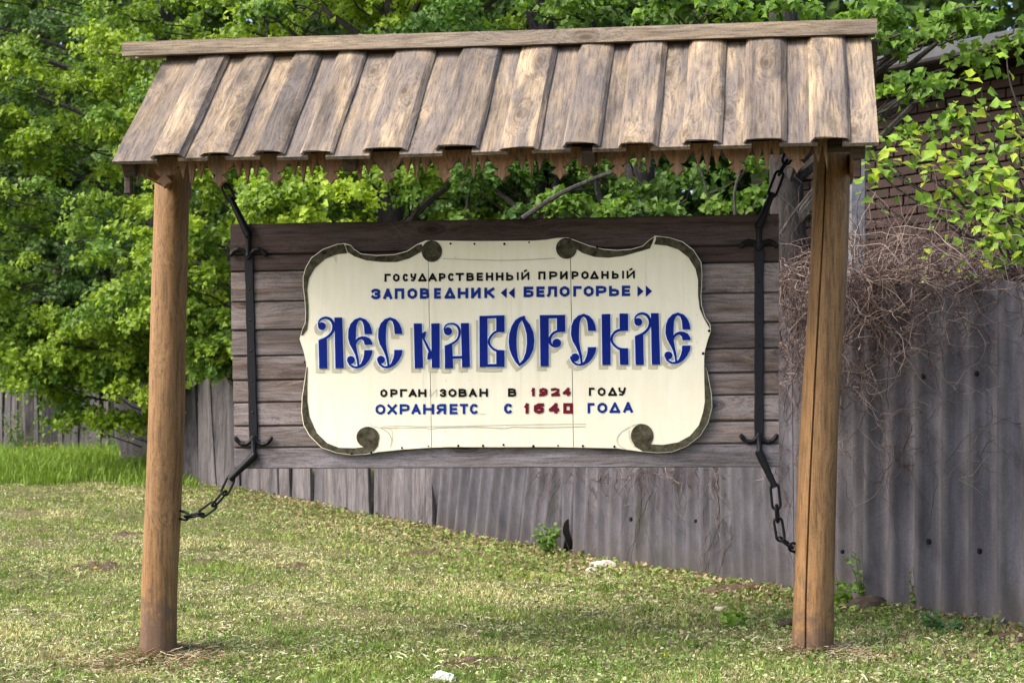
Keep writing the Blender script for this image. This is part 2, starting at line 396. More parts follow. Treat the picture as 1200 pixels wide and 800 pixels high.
# ================================================================== roofed sign shelter
ROT = -TH
sh = empty('sign_shelter', (O.x, O.y, 0), ROT)
tag(sh, 'wooden shelter with plank roof and carved valance on two round brown posts', 'sign shelter')
def make_post(pts, crack=None, seed=0):
    """pts: list of (u, n, z, r) from foot up"""
    prof = smooth_pts(pts, 5); nseg = 40; vs = []; fs = []
    angs = [2*math.pi*k/nseg for k in range(nseg)]
    if crack is not None:
        k0 = min(range(nseg), key=lambda k: abs(math.atan2(math.sin(angs[k]-crack), math.cos(angs[k]-crack))))
        angs[k0] = crack; angs[(k0-1) % nseg] = crack - .055; angs[(k0+1) % nseg] = crack + .055
    for i, (u, nn, z, r) in enumerate(prof):
        for k, a in enumerate(angs):
            q = noise.noise(Vector((math.cos(a)*1.3 + seed, math.sin(a)*1.3, z*1.4))) * .010 + noise.noise(Vector((math.cos(a)*6, math.sin(a)*6 + seed, z*.8))) * .0035
            rr = r + q
            if crack is not None and k == k0: rr -= .03
            vs.append((u + rr*math.cos(a), nn + rr*math.sin(a), z))
    m = len(prof)
    for i in range(m-1):
        for k in range(nseg): fs.append((i*nseg+k, i*nseg+(k+1) % nseg, (i+1)*nseg+(k+1) % nseg, (i+1)*nseg+k))
    fs.append(tuple((m-1)*nseg+k for k in range(nseg)))
    o = mesh_obj('post', vs, fs, M['post'], sh, True); o.data.set_sharp_from_angle(angle=R(35)); return o
make_post([(-1.600, 0, -.12, .094), (-1.592, 0, 0, .0925), (-1.585, 0, .3, .090), (-1.570, 0, .668, .0875), (-1.556, 0, 1.1, .087), (-1.547, 0, 1.488, .085), (-1.531, 0, 1.9, .084), (-1.522, 0, 2.36, .083)], None, 3)
make_post([(1.505, 0, -.12, .096), (1.511, 0, .04, .093), (1.514, 0, .3, .092), (1.530, 0, .75, .0895), (1.556, 0, 1.3, .0875), (1.588, 0, 1.92, .084), (1.604, 0, 2.36, .083)], R(-112), 8)
# roof frame
RZ = 2.838; EZ = 2.235; RN = -.03; EN = -.745
PHI = math.atan2(RZ - EZ, EN * -1 + RN)
SL = math.hypot(RZ - EZ, EN - RN)
def beam(name, a, b, parent=sh, m='beam', bev=.006): return MB().box(a, b, bev).build(name, M[m], parent)
beam('tie_beam', (-1.66, -.06, 2.32), (1.72, .06, 2.45))
beam('eave_purlin', (-1.50, -.600, 2.225), (1.72, -.50, 2.30))
beam('ridge_beam', (-1.545, -.026, 2.70), (1.765, .026, 2.862))
def slope_M(side, u, sl, h):
    """matrix: local x along ridge, local y up the slope, z out of the roof; origin sl down-slope of the ridge"""
    if side < 0:
        Mx = Matrix.Rotation(PHI, 4, 'X')
        d = Vector((0, -math.cos(PHI), -math.sin(PHI))); nz = Vector((0, -math.sin(PHI), math.cos(PHI)))
        return Matrix.Translation(Vector((u, RN, RZ)) + d*sl + nz*h) @ Mx
    Mx = Matrix.Rotation(math.pi, 4, 'Z') @ Matrix.Rotation(PHI, 4, 'X')
    d = Vector((0, math.cos(PHI), -math.sin(PHI))); nz = Vector((0, math.sin(PHI), math.cos(PHI)))
    return Matrix.Translation(Vector((u, -RN, RZ)) + d*sl + nz*h) @ Mx
for u in (-1.50, -.5, .55, 1.69):
    for s in (-1, 1):
        q = SL-.45 if s > 0 else 0
        o = MB().box((-.03, q+.02, -.075), (.03, SL-.05, -.004), .004).build('rafter', M['beam'], sh)
        o.matrix_local = slope_M(s, u, SL, -.035)
# roof planks: x positions of joints along the eave, under boards and raised over boards in turn
E_px = [130,176,215,234,271,296,332,352,389,425,476,510,560,586,630,660,702,725,770,800,845,872,921,950,996,1031]
E_u = []
for i, x in enumerate(E_px):
    y = 183 - (x - 130) / 901 * 28
    E_u.append(L(x, y, EN)[0])
def under_plank(u0, u1, side, seed):
    w = u1 - u0; r = random.Random(seed)
    dl = r.uniform(-.006, .010); v = []
    k = 9; t = .016; b = []
    for j in range(k):
        y = -dl + (SL + dl) * j / (k-1)
        if side > 0: y = SL - (SL-y)*.5
        e0 = -.03 + r.uniform(-.002, .002); e1 = w + .03
        for (x, z) in ((e0, 0), (e1, 0), (e1, t), (e0, t)):
            b.append((x, y, z + .0015*math.sin(j*1.3+seed)))
    fs = [(0, 1, 2, 3), tuple((k-1)*4+q for q in (3, 2, 1, 0))]
    for j in range(k-1):
        for q in range(4): fs.append((j*4+q, (j+1)*4+q, (j+1)*4+(q+1) % 4, j*4+(q+1) % 4))
    o = mesh_obj('roof_plank', b, fs, M['roof'], sh)
    o.matrix_local = slope_M(side, u0 if side < 0 else u1, SL, -.028); return o
def over_plank(u0, u1, side, seed):
    w = u1 - u0; r = random.Random(seed); h = .016 + r.uniform(-.003, .005)
    bl = .014 + r.uniform(-.005, .008); br = .014 + r.uniform(-.005, .008)
    sk = r.uniform(-.005, .005)
    out = [(-.004, 0), (bl*.42, h*.55), (bl, h+sk), (w*.33, h+.003+sk*.5), (w*.5, h+.004), (w*.67, h+.003-sk*.5), (w-br, h-sk), (w-br*.42, h*.55), (w+.004, 0)]
    inn = [(w-.006, -.001), (w-br*1.1, h*.75), (w*.5, h*.86), (bl*1.1, h*.75), (.006, -.001)]
    ring = out + inn; n_ = len(ring); k = 12; vs = []; fs = []
    dl = r.uniform(-.012, .012); ph = r.uniform(0, 6)
    for j in range(k):
        y = -dl + (SL + dl) * j / (k-1)
        if side > 0: y = SL - (SL-y)*.5
        for q, (x, z) in enumerate(ring):
            wob = .0014*math.sin(y*9+ph+q*.2) if q in (0, 1, 7, 8) else 0
            vs.append((x + wob, y, z + (.0008*math.sin(y*6+ph) if 1 < q < 7 else 0)))
    fs.append(tuple(range(n_))); fs.append(tuple((k-1)*n_+q for q in range(n_-1, -1, -1)))
    for j in range(k-1):
        for q in range(n_): fs.append((j*n_+q, (j+1)*n_+q, (j+1)*n_+(q+1) % n_, j*n_+(q+1) % n_))
    o = mesh_obj('roof_plank', vs, fs, M['roof'], sh, False)
    o.matrix_local = slope_M(side, u0 if side < 0 else u1, SL, -.004); return o
for i in range(25):
    for side in (-1, 1):
        a, b_ = (E_u[i], E_u[i+1]) if side < 0 else (E_u[0]+E_u[-1]-E_u[i+1], E_u[0]+E_u[-1]-E_u[i])
        (under_plank if i % 2 == 0 else over_plank)(a + (.033 if i == 0 else 0), b_ - (.033 if i == 24 else 0), side, i*7 + (side > 0)*100)
# ridge boards: front face board and back board making a cap
def ridge_board(n0, n1, z0, z1, u0=-1.742, u1=1.798, sag=.0, z0r=None):
    vs = []; fs = []; k = 14
    for j in range(k):
        t = j/(k-1); u = u0+(u1-u0)*t; dz = .012*math.sin(math.pi*t)*(-1)*sag + .002*math.sin(t*9) + (-.012)*t
        for (n_, z) in ((n0, z0), (n1, z0), (n1, z1), (n0, z1)): vs.append((u, n_, z+dz))
    fs = [(3, 2, 1, 0), tuple((k-1)*4+q for q in range(4))]
    for j in range(k-1):
        for q in range(4): fs.append((j*4+q, j*4+(q+1) % 4, (j+1)*4+(q+1) % 4, (j+1)*4+q))
    return mesh_obj('ridge_board', vs, fs, M['ridge'], sh)
ridge_board(-.085, -.058, 2.842, 2.908)
ridge_board(-.057, .10, 2.882, 2.905, sag=.1, u0=-1.735)
ridge_board(.101, .125, 2.872, 2.905)
# carved valance: one board per repeat, spikes and a star pendant
nrep = 12; ua = L(192, 205, -.630)[0]; ub = L(934, 190, -.630)[0]; pw = (ub-ua)/11; vu0 = ua - pw/2
def valance_mesh(w):
    s = w/.263
    top = .050
    def arc(cx, r, a0, a1, k): return [(cx+r*math.cos(R(a0+(a1-a0)*i/k)), r*math.sin(R(a0+(a1-a0)*i/k))) for i in range(k+1)]
    # x from 0 to w, half-star at both ends replaced by star in the middle, y down from 0
    pts = [(0, top), (w, top), (w, -.012)]
    c = w/2
    # three spikes straddle the joint: half of the long one at each end
    pts += [(w-.001, -.078), (w-.020*s, 0.026), (w-.040*s, -.050), (w-.062*s, .022)]
    pts += [(w-.082*s, -.006), (c+.032*s, -.030), (c+.012*s, -.036), (c+.038*s, -.060), (c+.014*s, -.070), (c, -.090), (c-.014*s, -.070), (c-.038*s, -.060), (c-.012*s, -.036), (c-.032*s, -.030), (.082*s, -.006)]
    pts += [(.062*s, .022), (.040*s, -.050), (.020*s, .026), (.001, -.078), (0, -.012)]
    return pts
def extrude_poly(pts, n0, n1, name, m, parent):
    k = len(pts); tri = tessellate_polygon([[Vector((x, y, 0)) for x, y in pts]])
    vs = [(x, n0, y) for x, y in pts] + [(x, n1, y) for x, y in pts]
    fs = [tuple(t) for t in tri] + [tuple(i+k for i in t[::-1]) for t in tri] + [(i, (i+1) % k, (i+1) % k + k, i+k) for i in range(k)]
    me = mesh_obj(name, vs, fs, m, parent)
    bm = bmesh.new(); bm.from_mesh(me.data); bmesh.ops.recalc_face_normals(bm, faces=bm.faces); bm.to_mesh(me.data); bm.free()
    return me
VZ = 2.207
v0 = extrude_poly(valance_mesh(pw), 0, .022, 'valance_board', M['carved'], sh)
v0.location = (vu0, -.630, VZ)
for i in range(1, nrep):
    o = inst('valance_board', v0, sh, (vu0 + pw*i, -.630 + .0015*(i % 2), VZ + random.uniform(-.003, .003)), (0, random.uniform(-.01, .01), 0))
for u in (-1.515, 1.688):
    beam('gable_board', (u-.012, -.615, 2.205), (u+.012, .25, 2.30), m='carved')
    beam('drop_finial', (u-.016, -.655, 2.09), (u+.016, -.62, 2.2035), m='beam')
# old hay heaped around the feet of the posts comes with the lawn below

# ================================================================== hanging sign board
bd = empty('hanging_sign_board', loc2w((.07, 0, .87)), ROT); bd_off = Vector((.07, 0, .87))
tag(bd, 'plank notice board with cream scroll sign and blue Cyrillic lettering hung under the roof', 'sign board')
def B(px, py, n=0.0): return Vector(L(px, py, n)) - bd_off
PT = .035
Lb = [264,300,319.6,355,388,418,446.4,472.4,499.6,525,549]; Rb = [252,288,308,343.6,378,408.4,436.4,462.4,493,519.4,547]
for i in range(10):
    xl = 272 + 5.5*(i+.5)/10; xr = 913 - .6*i/10
    a = B(xl + random.uniform(-.6, .6), Lb[i]); b_ = B(xr + random.uniform(-.5, .5), Rb[i]); c_ = B(xr, Rb[i+1]); d_ = B(xl, Lb[i+1])
    gap = .0032; k = 20; vs = []; fs = []; fr = -PT + random.uniform(-.004, .004)
    for j in range(k):
        t = j/(k-1); top = a.lerp(b_, t); bot = d_.lerp(c_, t)
        wt = gap + abs(noise.noise(Vector((t*6, i*3.1, 0))))*.003; wb = gap + abs(noise.noise(Vector((t*6, i*3.1, 5))))*.003
        if i == 0: wt = 0
        if i == 9: wb = 0
        x = a.x + (b_.x-a.x)*t; bv = .004
        ring = [(0, top.z-(0 if i else 0)), (0, bot.z+.0003), (fr*.5, bot.z+.0003), (fr*.5, bot.z+wb), (fr+bv, bot.z+wb), (fr, bot.z+wb+bv), (fr, top.z-wt-bv), (fr+bv, top.z-wt), (fr*.5, top.z-wt), (fr*.5, top.z)]
        for (n_, z) in ring: vs.append((x, n_, z))
    r_ = len(ring)
    fs = [tuple(range(r_)), tuple((k-1)*r_+q for q in range(r_-1, -1, -1))]
    for j in range(k-1):
        for q in range(r_): fs.append((j*r_+q, (j+1)*r_+q, (j+1)*r_+(q+1) % r_, j*r_+(q+1) % r_))
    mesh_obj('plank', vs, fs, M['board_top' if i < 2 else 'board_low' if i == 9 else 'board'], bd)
for u in (-1.05, 0, 1.05):
    MB().box((u-.04, .001, .03), (u+.04, .03, 1.13), .003).build('batten', M['beam'], bd)

# ---- the cream sign: outline in the plane of the board
SN = -PT - .030   # front face of the panel
outer = [(351,397),(352.5,392),(354,386),(357.2,378.5),(357.9,367),(356.8,350),(354.9,335),(354.9,324.5),(357.7,314),(364.5,302),(378,292),(394.5,286),(403.5,285),(411,287),(414.7,291.5),(423,297),(441,299),(462,298),(477,294),(489,286),(499,281.7),(507,281.7),(545,282.5),(580,282.5),(625,282),(640,281),(651.7,279),(665,278.3),(673,281),(690,287.5),(706.7,291.7),(723,293),(740,291.7),(753,288),(760,281.7),(767.5,276.3),(773,276.7),(785,278.3),(800,283),(813,293),(821.7,306.7),(823,321.7),(822.5,335),(821.7,346.7),(822.5,358),(826.7,371.7),(832.5,380),(833,388),(829.5,397.6),(826,410.7),(825,424),(829.5,437),(834,461.5),(834.7,477),(830,495),(820.7,510.5),(805,522.7),(787.5,529.7),(770,530.5),(752.5,529),(723,525),(700,524.5),(640,523.5),(580,523.7),(525,523.5),(502,524.4),(471,526.5),(443,529.3),(429,532.3),(411.5,533),(394,530.5),(376.5,524.4),(362.5,510.5),(355.5,498),(353,482.5),(353.7,465),(356.4,447.5),(359,430),(358,421),(355.5,410.7)]
def plane_obj(name, polys, n, m, parent, thick=.0006, step=.0):
    """flat painted pieces: list of px polygons, each a thin sheet standing on the panel"""
    vs = []; fs = []
    for j, pts in enumerate(polys):
        q = [B(x, y, n - step*j) for x, y in pts]; k = len(q); b0 = len(vs)
        tri = tessellate_polygon([[Vector((p.x, p.z, 0)) for p in q]])
        vs += q
        for t in tri:
            a_, b_, c_ = q[t[0]], q[t[1]], q[t[2]]
            cr = (b_.x-a_.x)*(c_.z-a_.z) - (b_.z-a_.z)*(c_.x-a_.x)
            t = t if cr > 0 else t[::-1]      # faces look towards -n
            fs.append(tuple(i+b0 for i in t))
    return mesh_obj(name, vs, fs, m, parent)
def solid_poly(name, pts, n0, n1, m, parent):
    q = [B(x, y, n0) for x, y in pts]; k = len(q)
    tri = tessellate_polygon([[Vector((p.x, p.z, 0)) for p in q]])
    vs = [Vector((p.x, n0, p.z)) for p in q] + [Vector((p.x, n1, p.z)) for p in q]
    vs = [Vector((v.x, v.y, v.z)) for v in vs]
    fs = [tuple(t) for t in tri] + [tuple(i+k for i in t[::-1]) for t in tri] + [(i, (i+1) % k, (i+1) % k+k, i+k) for i in range(k)]
    o = mesh_obj(name, vs, fs, m, parent)
    bm = bmesh.new(); bm.from_mesh(o.data); bmesh.ops.recalc_face_normals(bm, faces=bm.faces); bm.to_mesh(o.data); bm.free()
    return o
def shrink(pts, d):
    cx = sum(p[0] for p in pts)/len(pts); cy = sum(p[1] for p in pts)/len(pts); out = []; n_ = len(pts)
    area = sum(pts[i][0]*pts[(i+1) % n_][1] - pts[(i+1) % n_][0]*pts[i][1] for i in range(n_)); sg = 1 if area > 0 else -1
    for i in range(n_):
        a = pts[i-1]; b_ = pts[(i+1) % n_]; tx, ty = b_[0]-a[0], b_[1]-a[1]; l = math.hypot(tx, ty) or 1
        out.append((pts[i][0] - sg*ty/l*d, pts[i][1] + sg*tx/l*d))
    return out
back = solid_poly('sign_backing', shrink(outer, 2.5), -PT-.006, SN+.006, M['beam'], bd)
face = back
def seam1(y): return 501.8 + (y-307)/217*4.0
def seam2(y): return 668.5 + (y-303)/221*3.5
def clip(pts, f, keep):
    out = []; n_ = len(pts)
    for i in range(n_):
        a, b_ = pts[i], pts[(i+1) % n_]; da = (a[0]-f(a[1]))*keep; db = (b_[0]-f(b_[1]))*keep
        if da >= 0: out.append(a)
        if (da >= 0) != (db >= 0):
            t = da/(da-db); out.append((a[0]+(b_[0]-a[0])*t, a[1]+(b_[1]-a[1])*t))
    return out
s1 = clip(outer, lambda y: seam1(y)-.35, -1)
s2 = clip(clip(outer, lambda y: seam1(y)+.35, 1), lambda y: seam2(y)-.4, -1)
s3 = clip(outer, lambda y: seam2(y)+.4, 1)
for s_, dn in ((s1, 0), (s2, .0008), (s3, .0)):
    solid_poly('tin_sheet', s_, SN+dn, SN+.008, M['cream'], back)
BN = SN - .0025
tl = [(352.8,393),(354.5,386),(357.9,378.5),(358.5,367),(357.4,350),(355.6,335),(355.6,324.5),(358.4,314.3),(365,302.6),(378.4,292.7),(394.7,286.8),(403,285.8),(404.5,289),(405.7,293),(407,296.7),(394.5,298),(381,303.5),(369,314),(362,326),(360,339.5),(361.5,359),(361.5,372.5),(360,386),(355,393)]
tl2 = [(404.5,286.5),(410.7,287.8),(414.3,292.2),(423,297.9),(441,299.8),(462,298.8),(477.3,294.8),(489.3,286.8),(494,286),(496,290),(493.5,295),(480,302.7),(465,307),(447,307),(429,305),(415.5,300.5),(407.5,295.5)]
def disc(cx, cy, rx, ry=None, k=28, rot=0): 
    ry = ry or rx; return [(cx+rx*math.cos(2*math.pi*i/k), cy+ry*math.sin(2*math.pi*i/k)) for i in range(k)]
tr0 = [(664,279.5),(672.5,281.7),(690,288.3),(706.7,292.5),(723,293.8),(740,292.5),(753.3,288.7),(760.4,282.3),(767,277.5),(765,283.5),(761.7,291),(750,294.5),(730,300),(713,302),(696.7,301),(683,296.7),(674,291)]
tr1 = [(768.5,277.6),(773,277.4),(785,279),(799.6,283.7),(812.4,293.6),(821,307),(822.3,321.7),(821.8,335),(821,346.7),(821.8,358.2),(826,372),(831.6,380.2),(832,386),(830,382),(825,373.5),(820,361.7),(818,346.7),(818,328),(815,315),(806.7,301.7),(795,292.5),(781.7,288),(766.5,286.3),(768.6,281)]
bl = [(359.5,430),(357.2,447.5),(354.5,465),(353.8,482.5),(356.2,497.7),(363.2,510),(376.9,523.7),(394.2,529.7),(411.5,532.2),(428.8,531.4),(438,528.5),(443,522),(444,512),(420,517),(426,523.6),(415,524.8),(397.5,524.4),(383.5,519),(371,507),(362.5,487.7),(360,470),(359.9,452.7),(360.6,430)]
br = [(825.6,424),(828.8,437),(833.2,461.5),(833.9,477),(829.3,494.7),(820.1,510),(804.6,522),(787.3,528.9),(770,529.7),(752.7,528.3),(744,523),(740,514),(752,512),(763,516),(759.5,520),(777,521),(794.5,518),(808.5,510.5),(819,498),(824,482.5),(826,470),(825.4,447.5),(825,428)]
for pl in ([tl], [tl2, disc(506, 294.3, 12, 12.6)], [tr0, disc(663.7, 291, 12.3, 12.3)], [tr1], [bl, disc(431, 512, 13.4, 12.3)], [br, disc(752.5, 510.5, 13.3, 14)]):
    plane_obj('scroll_band', pl, BN, M['olive'], back, step=.0006)
# curled paper ends by the lower scrolls, ruled lines and wrinkles
def stroke(pts, w=None, k=5, sm=True, closed=False):
    """polyline (x,y[,w]) to polygon"""
    a = [(p[0], p[1], p[2] if len(p) > 2 else w) for p in pts]
    a = smooth_pts(a, k, closed) if sm else np.array(a, float)
    lft = []; rgt = []
    n_ = len(a)
    for i in range(n_):
        if closed: t = a[(i+1) % n_][:2] - a[i-1][:2]
        else: t = a[min(i+1, n_-1)][:2] - a[max(i-1, 0)][:2]
        l = np.hypot(*t) or 1; nx_, ny_ = -t[1]/l, t[0]/l; h = max(a[i][2], .1)/2
        lft.append((a[i][0]+nx_*h, a[i][1]+ny_*h)); rgt.append((a[i][0]-nx_*h, a[i][1]-ny_*h))
    return lft + rgt[::-1]
plane_obj('ruled_line', [stroke([(519,303),(560,304.5),(600,305),(651,302.5)], .9), stroke([(433,496),(441,500.5),(470,501.5),(495,501),(505,502.5),(516,501),(560,500.3),(590,501.5),(600,500)], .8),
    stroke([(447,499.5),(470,499),(500,499.6),(560,498.5),(610,497.4),(687,496.5)], .7), stroke([(600,500),(640,500.5),(686,499.5)], .8),
    stroke([(445,501),(454,506),(459,515),(457,524)], 1.0), stroke([(447,501),(458,503),(460,512),(458,520)], .5),
    stroke([(738,500),(728,506),(723,514),(726,522),(735,527)], .9), stroke([(740,499),(746,497),(752,496)], .8), stroke([(737,503),(738,514),(744,524)], .6),
    stroke([(392,300),(393,306)], .5), stroke([(394,299),(394,309)], .35)], SN-.0012, M['ghost'], back, step=.0002)
# nails along the edges
nm = MB(); 
for k_ in range(8):
    a = 2*math.pi*k_/8; nm.v.append(Vector((.0055*math.cos(a), 0, .0055*math.sin(a))))
nm.v.append(Vector((0, -.003, 0))); nm.f = [(k_, (k_+1) % 8, 8) for k_ in range(8)]
nail0 = None
for x, y in [(528,285.5),(556,285.8),(591,285.8),(620,284),(471,524.5),(502,522.5),(537,522),(566,522),(590,521),(625,522.5),(654,522),(683,522.3),(720,523),(435,530),(412,531.5),(831,387.5),(824,414),(357,424),(380,296),(444,301.5),(700,289.5)]:
    p = B(x, y, BN-.002)
    if nail0 is None: nail0 = nm.build('nail_head', M['blackpaint'], back); nail0.location = p
    else: inst('nail_head', nail0, back, p, scale=(random.uniform(.7, 1.25),)*3)

# ---- big letters (crop coordinates, ten to the pixel)
def arcblob(cx, cy, r): return disc(cx, cy, r, r, 22)
def S_(pts, k=4): return [tuple(p) for p in smooth_pts(pts, k, True)]
EL = dict(
 curl=[(86,222,16),(82,190,16),(94,157,20),(127,131,24),(175,122,28),(225,144,32),(254,190,34),(260,235,34),(246,285,32),(208,332,30),(165,362,28),(125,378,26),(84,392,16)],
)
def letter_L():
    return [arcblob(122,220,46), stroke(EL['curl']), [(82,391),(125,381),(180,360),(186,716),(90,716)], [(268,118),(360,118),(378,712),(280,712)]]
def letter_E(tongue=True):
    top = [(712,315),(703,250),(678,190),(635,142),(570,118),(508,140),(458,192),(432,262),(428,360),(447,432),(485,500),(513,560),(530,620),(538,690),(560,682),(553,600),(535,520),(520,430),(519,380),(521,300),(527,215),(548,165),(572,150),(598,170),(614,220),(622,315)]
    bot = [(618,500),(715,500),(705,560),(675,620),(630,675),(580,705),(530,716),(480,706),(442,678),(420,635),(418,605),(436,612),(446,645),(470,672),(508,690),(545,688),(580,660),(605,600),(616,550)]
    ps = [top, bot, arcblob(462, 615, 46)]
    if tongue: ps.append([(518,384),(545,355),(590,338),(640,340),(685,365),(708,405),(716,438),(624,440),(612,395),(585,372),(555,385),(530,415),(520,445)])
    return ps
def aff(ps, sx, tx, sy, ty, x0=0, y0=0): return [[((x-x0)*sx+tx, (y-y0)*sy+ty) for x, y in p] for p in ps]
C_ = letter_E(False)
big = []
big.append((letter_L(), 365, 360)); big.append((letter_E(), 365, 360)); big.append((aff(C_, 1, 352, 1, -2), 365, 360))
big.append(([[(98,188),(193,188),(208,708),(110,712)], [(303,188),(402,186),(402,706),(310,708)], [(190,305),(240,277),(240,322),(226,368),(308,520),(308,600),(266,616),(255,600),(262,540),(273,520),(203,372),(192,355)]], 475, 360))
big.append(([arcblob(500,280,48), stroke([(458,280,10),(453,252,12),(470,218,16),(505,195,18),(560,193,22),(608,218,26),(634,270,28),(628,340,26),(596,392,24),(545,426,24),(500,444,20),(460,453,10)]),
    [(650,185),(745,183),(757,700),(665,703)], [(460,454),(500,446),(550,425),(560,712),(463,715)], [(545,572),(668,567),(668,598),(545,603)]], 475, 360))
big.append(([[(18,100),(112,98),(115,698),(20,698)], [(100,99),(312,92),(312,125),(100,130)], [(215,118),(312,116),(312,288),(260,292),(215,275)], [(215,508),(255,498),(312,503),(312,698),(215,698)], [(100,665),(230,662),(230,698),(100,698)],
    stroke([(245,277,26),(200,293,26),(160,330,26),(133,378,26),(131,420,26),(155,462,26),(195,496,26),(240,512,26)])], 560, 360))
Oo = [(545,97),(560,140),(610,200),(650,290),(662,390),(650,490),(610,580),(550,650),(485,692),(490,655),(530,610),(560,530),(575,420),(570,310),(545,220),(515,150)]
Oi = [(545,97),(490,115),(440,150),(395,220),(368,310),(360,400),(370,490),(400,570),(440,640),(485,692),(490,655),(468,590),(455,490),(452,380),(460,280),(480,200),(515,150)]
big.append(([Oo, Oi], 560, 360))
big.append(([[(725,90),(830,90),(830,690),(733,690)], [(820,90),(1022,88),(1022,126),(820,130)], [(925,120),(1022,118),(1025,288),(950,290),(925,270)],
    stroke([(950,276,28),(905,290,28),(868,320,28),(845,362,32),(843,400,34),(860,438,28),(892,458,22),(925,464,12)]), arcblob(924,418,51)], 560, 360))
cp = aff(C_[:2], 1.04, 390, 1.022, 75, 428, 118)
big.append((cp + [arcblob(440,586,48)], 630, 360))
big.append(([[(750,80),(852,78),(855,672),(757,675)], [(960,72),(1060,72),(1060,272),(1000,276),(960,245)], [(960,505),(1000,478),(1060,478),(1065,672),(965,672)],
    stroke([(1010,262,30),(950,268,30),(905,292,28),(877,330,26),(867,372,26),(878,415,26),(912,455,26),(955,483,28),(1010,492,28)])], 630, 360))
big.append((aff(letter_L(), 1, 308, 1.012, 68, 0, 118), 705, 360))
big.append((aff(letter_E(), 1.03, 748, 1.012, 60, 428, 118), 705, 360))
for ps, ox, oy in big:
    pp = [[(x/10+ox, y/10+oy) for x, y in p] for p in ps]
    sh_ = [[(x-3.6, y+5.2) for x, y in p] for p in pp]
    o1 = plane_obj('painted_letter', pp, SN-.0075, M['blue'], back, step=.00025)
    o2 = plane_obj('painted_letter_edge', [shrink(p, -1.15) for p in pp] , SN-.0048, M['blueedge'], back, step=.00025)
    o3 = plane_obj('painted_letter_shadow', [shrink(p, -.5) for p in sh_], SN-.0018, M['shadowpaint'], back, step=.0002)

# ---- small lettering: a stroke alphabet, box 0..1 wide and high, y down
def circ(x0, y0, x1, y1, a0=0, a1=360, k=18): 
    cx, cy = (x0+x1)/2, (y0+y1)/2
    return [(cx+(x1-x0)/2*math.cos(R(a0+(a1-a0)*i/k)), cy+(y1-y0)/2*math.sin(R(a0+(a1-a0)*i/k))) for i in range(k+1)]
def bowl(y0, y1, x0=0, x1=1): return [(x0, y0), (x0+(x1-x0)*.6, y0)] + circ(x0+(x1-x0)*.2, y0, x1, y1, -90, 90, 8) + [(x0+(x1-x0)*.6, y1), (x0, y1)]
G = {
 'Г': [[(0,1),(0,0)],[(0,0),(1,0)]], 'О': [circ(0,0,1,1)], 'С': [circ(0,0,1.1,1,-48,-312)], 'У': [[(0,0),(.08,.42),(.5,.55),(.85,.5)],[(1,0),(.75,.75),(.5,1),(.15,.95)]],
 'Д': [[(0,1),(.5,.0)],[(.5,0),(1,1)],[(0,1),(1,1)]], 'А': [[(0,1),(.5,0)],[(.5,0),(1,1)],[(.2,.7),(.8,.7)]], 'Р': [[(0,1),(0,0)], bowl(0,.6)],
 'Т': [[(0,0),(1,0)],[(.5,0),(.5,1)]], 'В': [[(0,1),(0,0)], bowl(0,.46,0,.92), bowl(.46,1)], 'Е': [[(0,0),(0,1)],[(0,0),(1,0)],[(0,.5),(.9,.5)],[(0,1),(1,1)]],
 'Н': [[(0,0),(0,1)],[(1,0),(1,1)],[(0,.5),(1,.5)]], 'Ь': [[(0,0),(0,1)], bowl(.4,1)], 'Ы': [[(0,0),(0,1)], bowl(.4,1,0,.62),[(1,0),(1,1)]],
 'И': [[(0,0),(0,1)],[(1,0),(1,1)],[(0,1),(1,0)]], 'Й': [[(0,0),(0,1)],[(1,0),(1,1)],[(0,1),(1,0)],[(.4,-.28),(.65,-.42)]], 'П': [[(0,1),(0,0)],[(1,0),(1,1)],[(0,0),(1,0)]],
 'З': [circ(0,0,1,.5,-160,85,9), circ(0,.5,1,1,-85,160,9)], 'К': [[(0,0),(0,1)],[(1,0),(.1,.55)],[(.3,.42),(1,1)]], 'Б': [[(0,0),(0,1)],[(0,0),(.95,0)], bowl(.45,1)],
 'Л': [[(1,0),(1,1)],[(.15,0),(1,0)],[(.2,0),(.15,.8),(0,1)]], 'Х': [[(0,0),(1,1)],[(1,0),(0,1)]], 'Я': [[(1,0),(1,1)], [(1-x, y) for x, y in bowl(0,.55)],[(.5,.55),(0,1)]],
 '1': [[(.7,0),(.7,1)],[(.7,0),(.1,.25)]], '9': [circ(0,0,1,.6),[(1,.3),(1,.8),(.6,1),(0,1)]], '2': [[(0,.1),(.5,0),(1,.15),(.9,.5),(.1,1)],[(.05,1),(1,1)]],
 '4': [[(.75,0),(.75,1)],[(.75,0),(0,.7)],[(0,.7),(1,.7)]], '6': [circ(0,.4,1,1),[(0,.7),(0,.2),(.4,0),(1,0)]], '0': [[(0,0),(0,1)],[(0,1),(1,1)],[(1,1),(1,0)],[(1,0),(0,0)]], '_': [[(0,.95),(1,1)]],
}
LN = [SN - .0022]
def glyph(ch, x0, x1, y0, y1, w, m, name='painted_letter'):
    ps = []
    h = w/2; wx = w if ch not in 'ГТ' else w
    for st in G[ch]:
        q = [(x0+h+(x1-x0-w)*a, y0+h+(y1-y0-w)*b_) for a, b_ in st]
        # square ends
        if len(q) >= 2 and q[0] != q[-1]:
            for e, f_ in ((0, 1), (-1, -2)):
                dx, dy = q[e][0]-q[f_][0], q[e][1]-q[f_][1]; l = math.hypot(dx, dy) or 1
                q[e] = (q[e][0]+dx/l*h*.9, q[e][1]+dy/l*h*.9)
        # split at corners so each piece stays a simple polygon
        p = stroke(q, w, sm=False) if len(q) < 12 else None
        if p: ps.append(p)
        else:
            for i in range(0, len(q)-1, 3): ps.append(stroke(q[i:i+4], w, sm=False))
    return plane_obj(name, ps, LN[0], m, back, step=.00004)
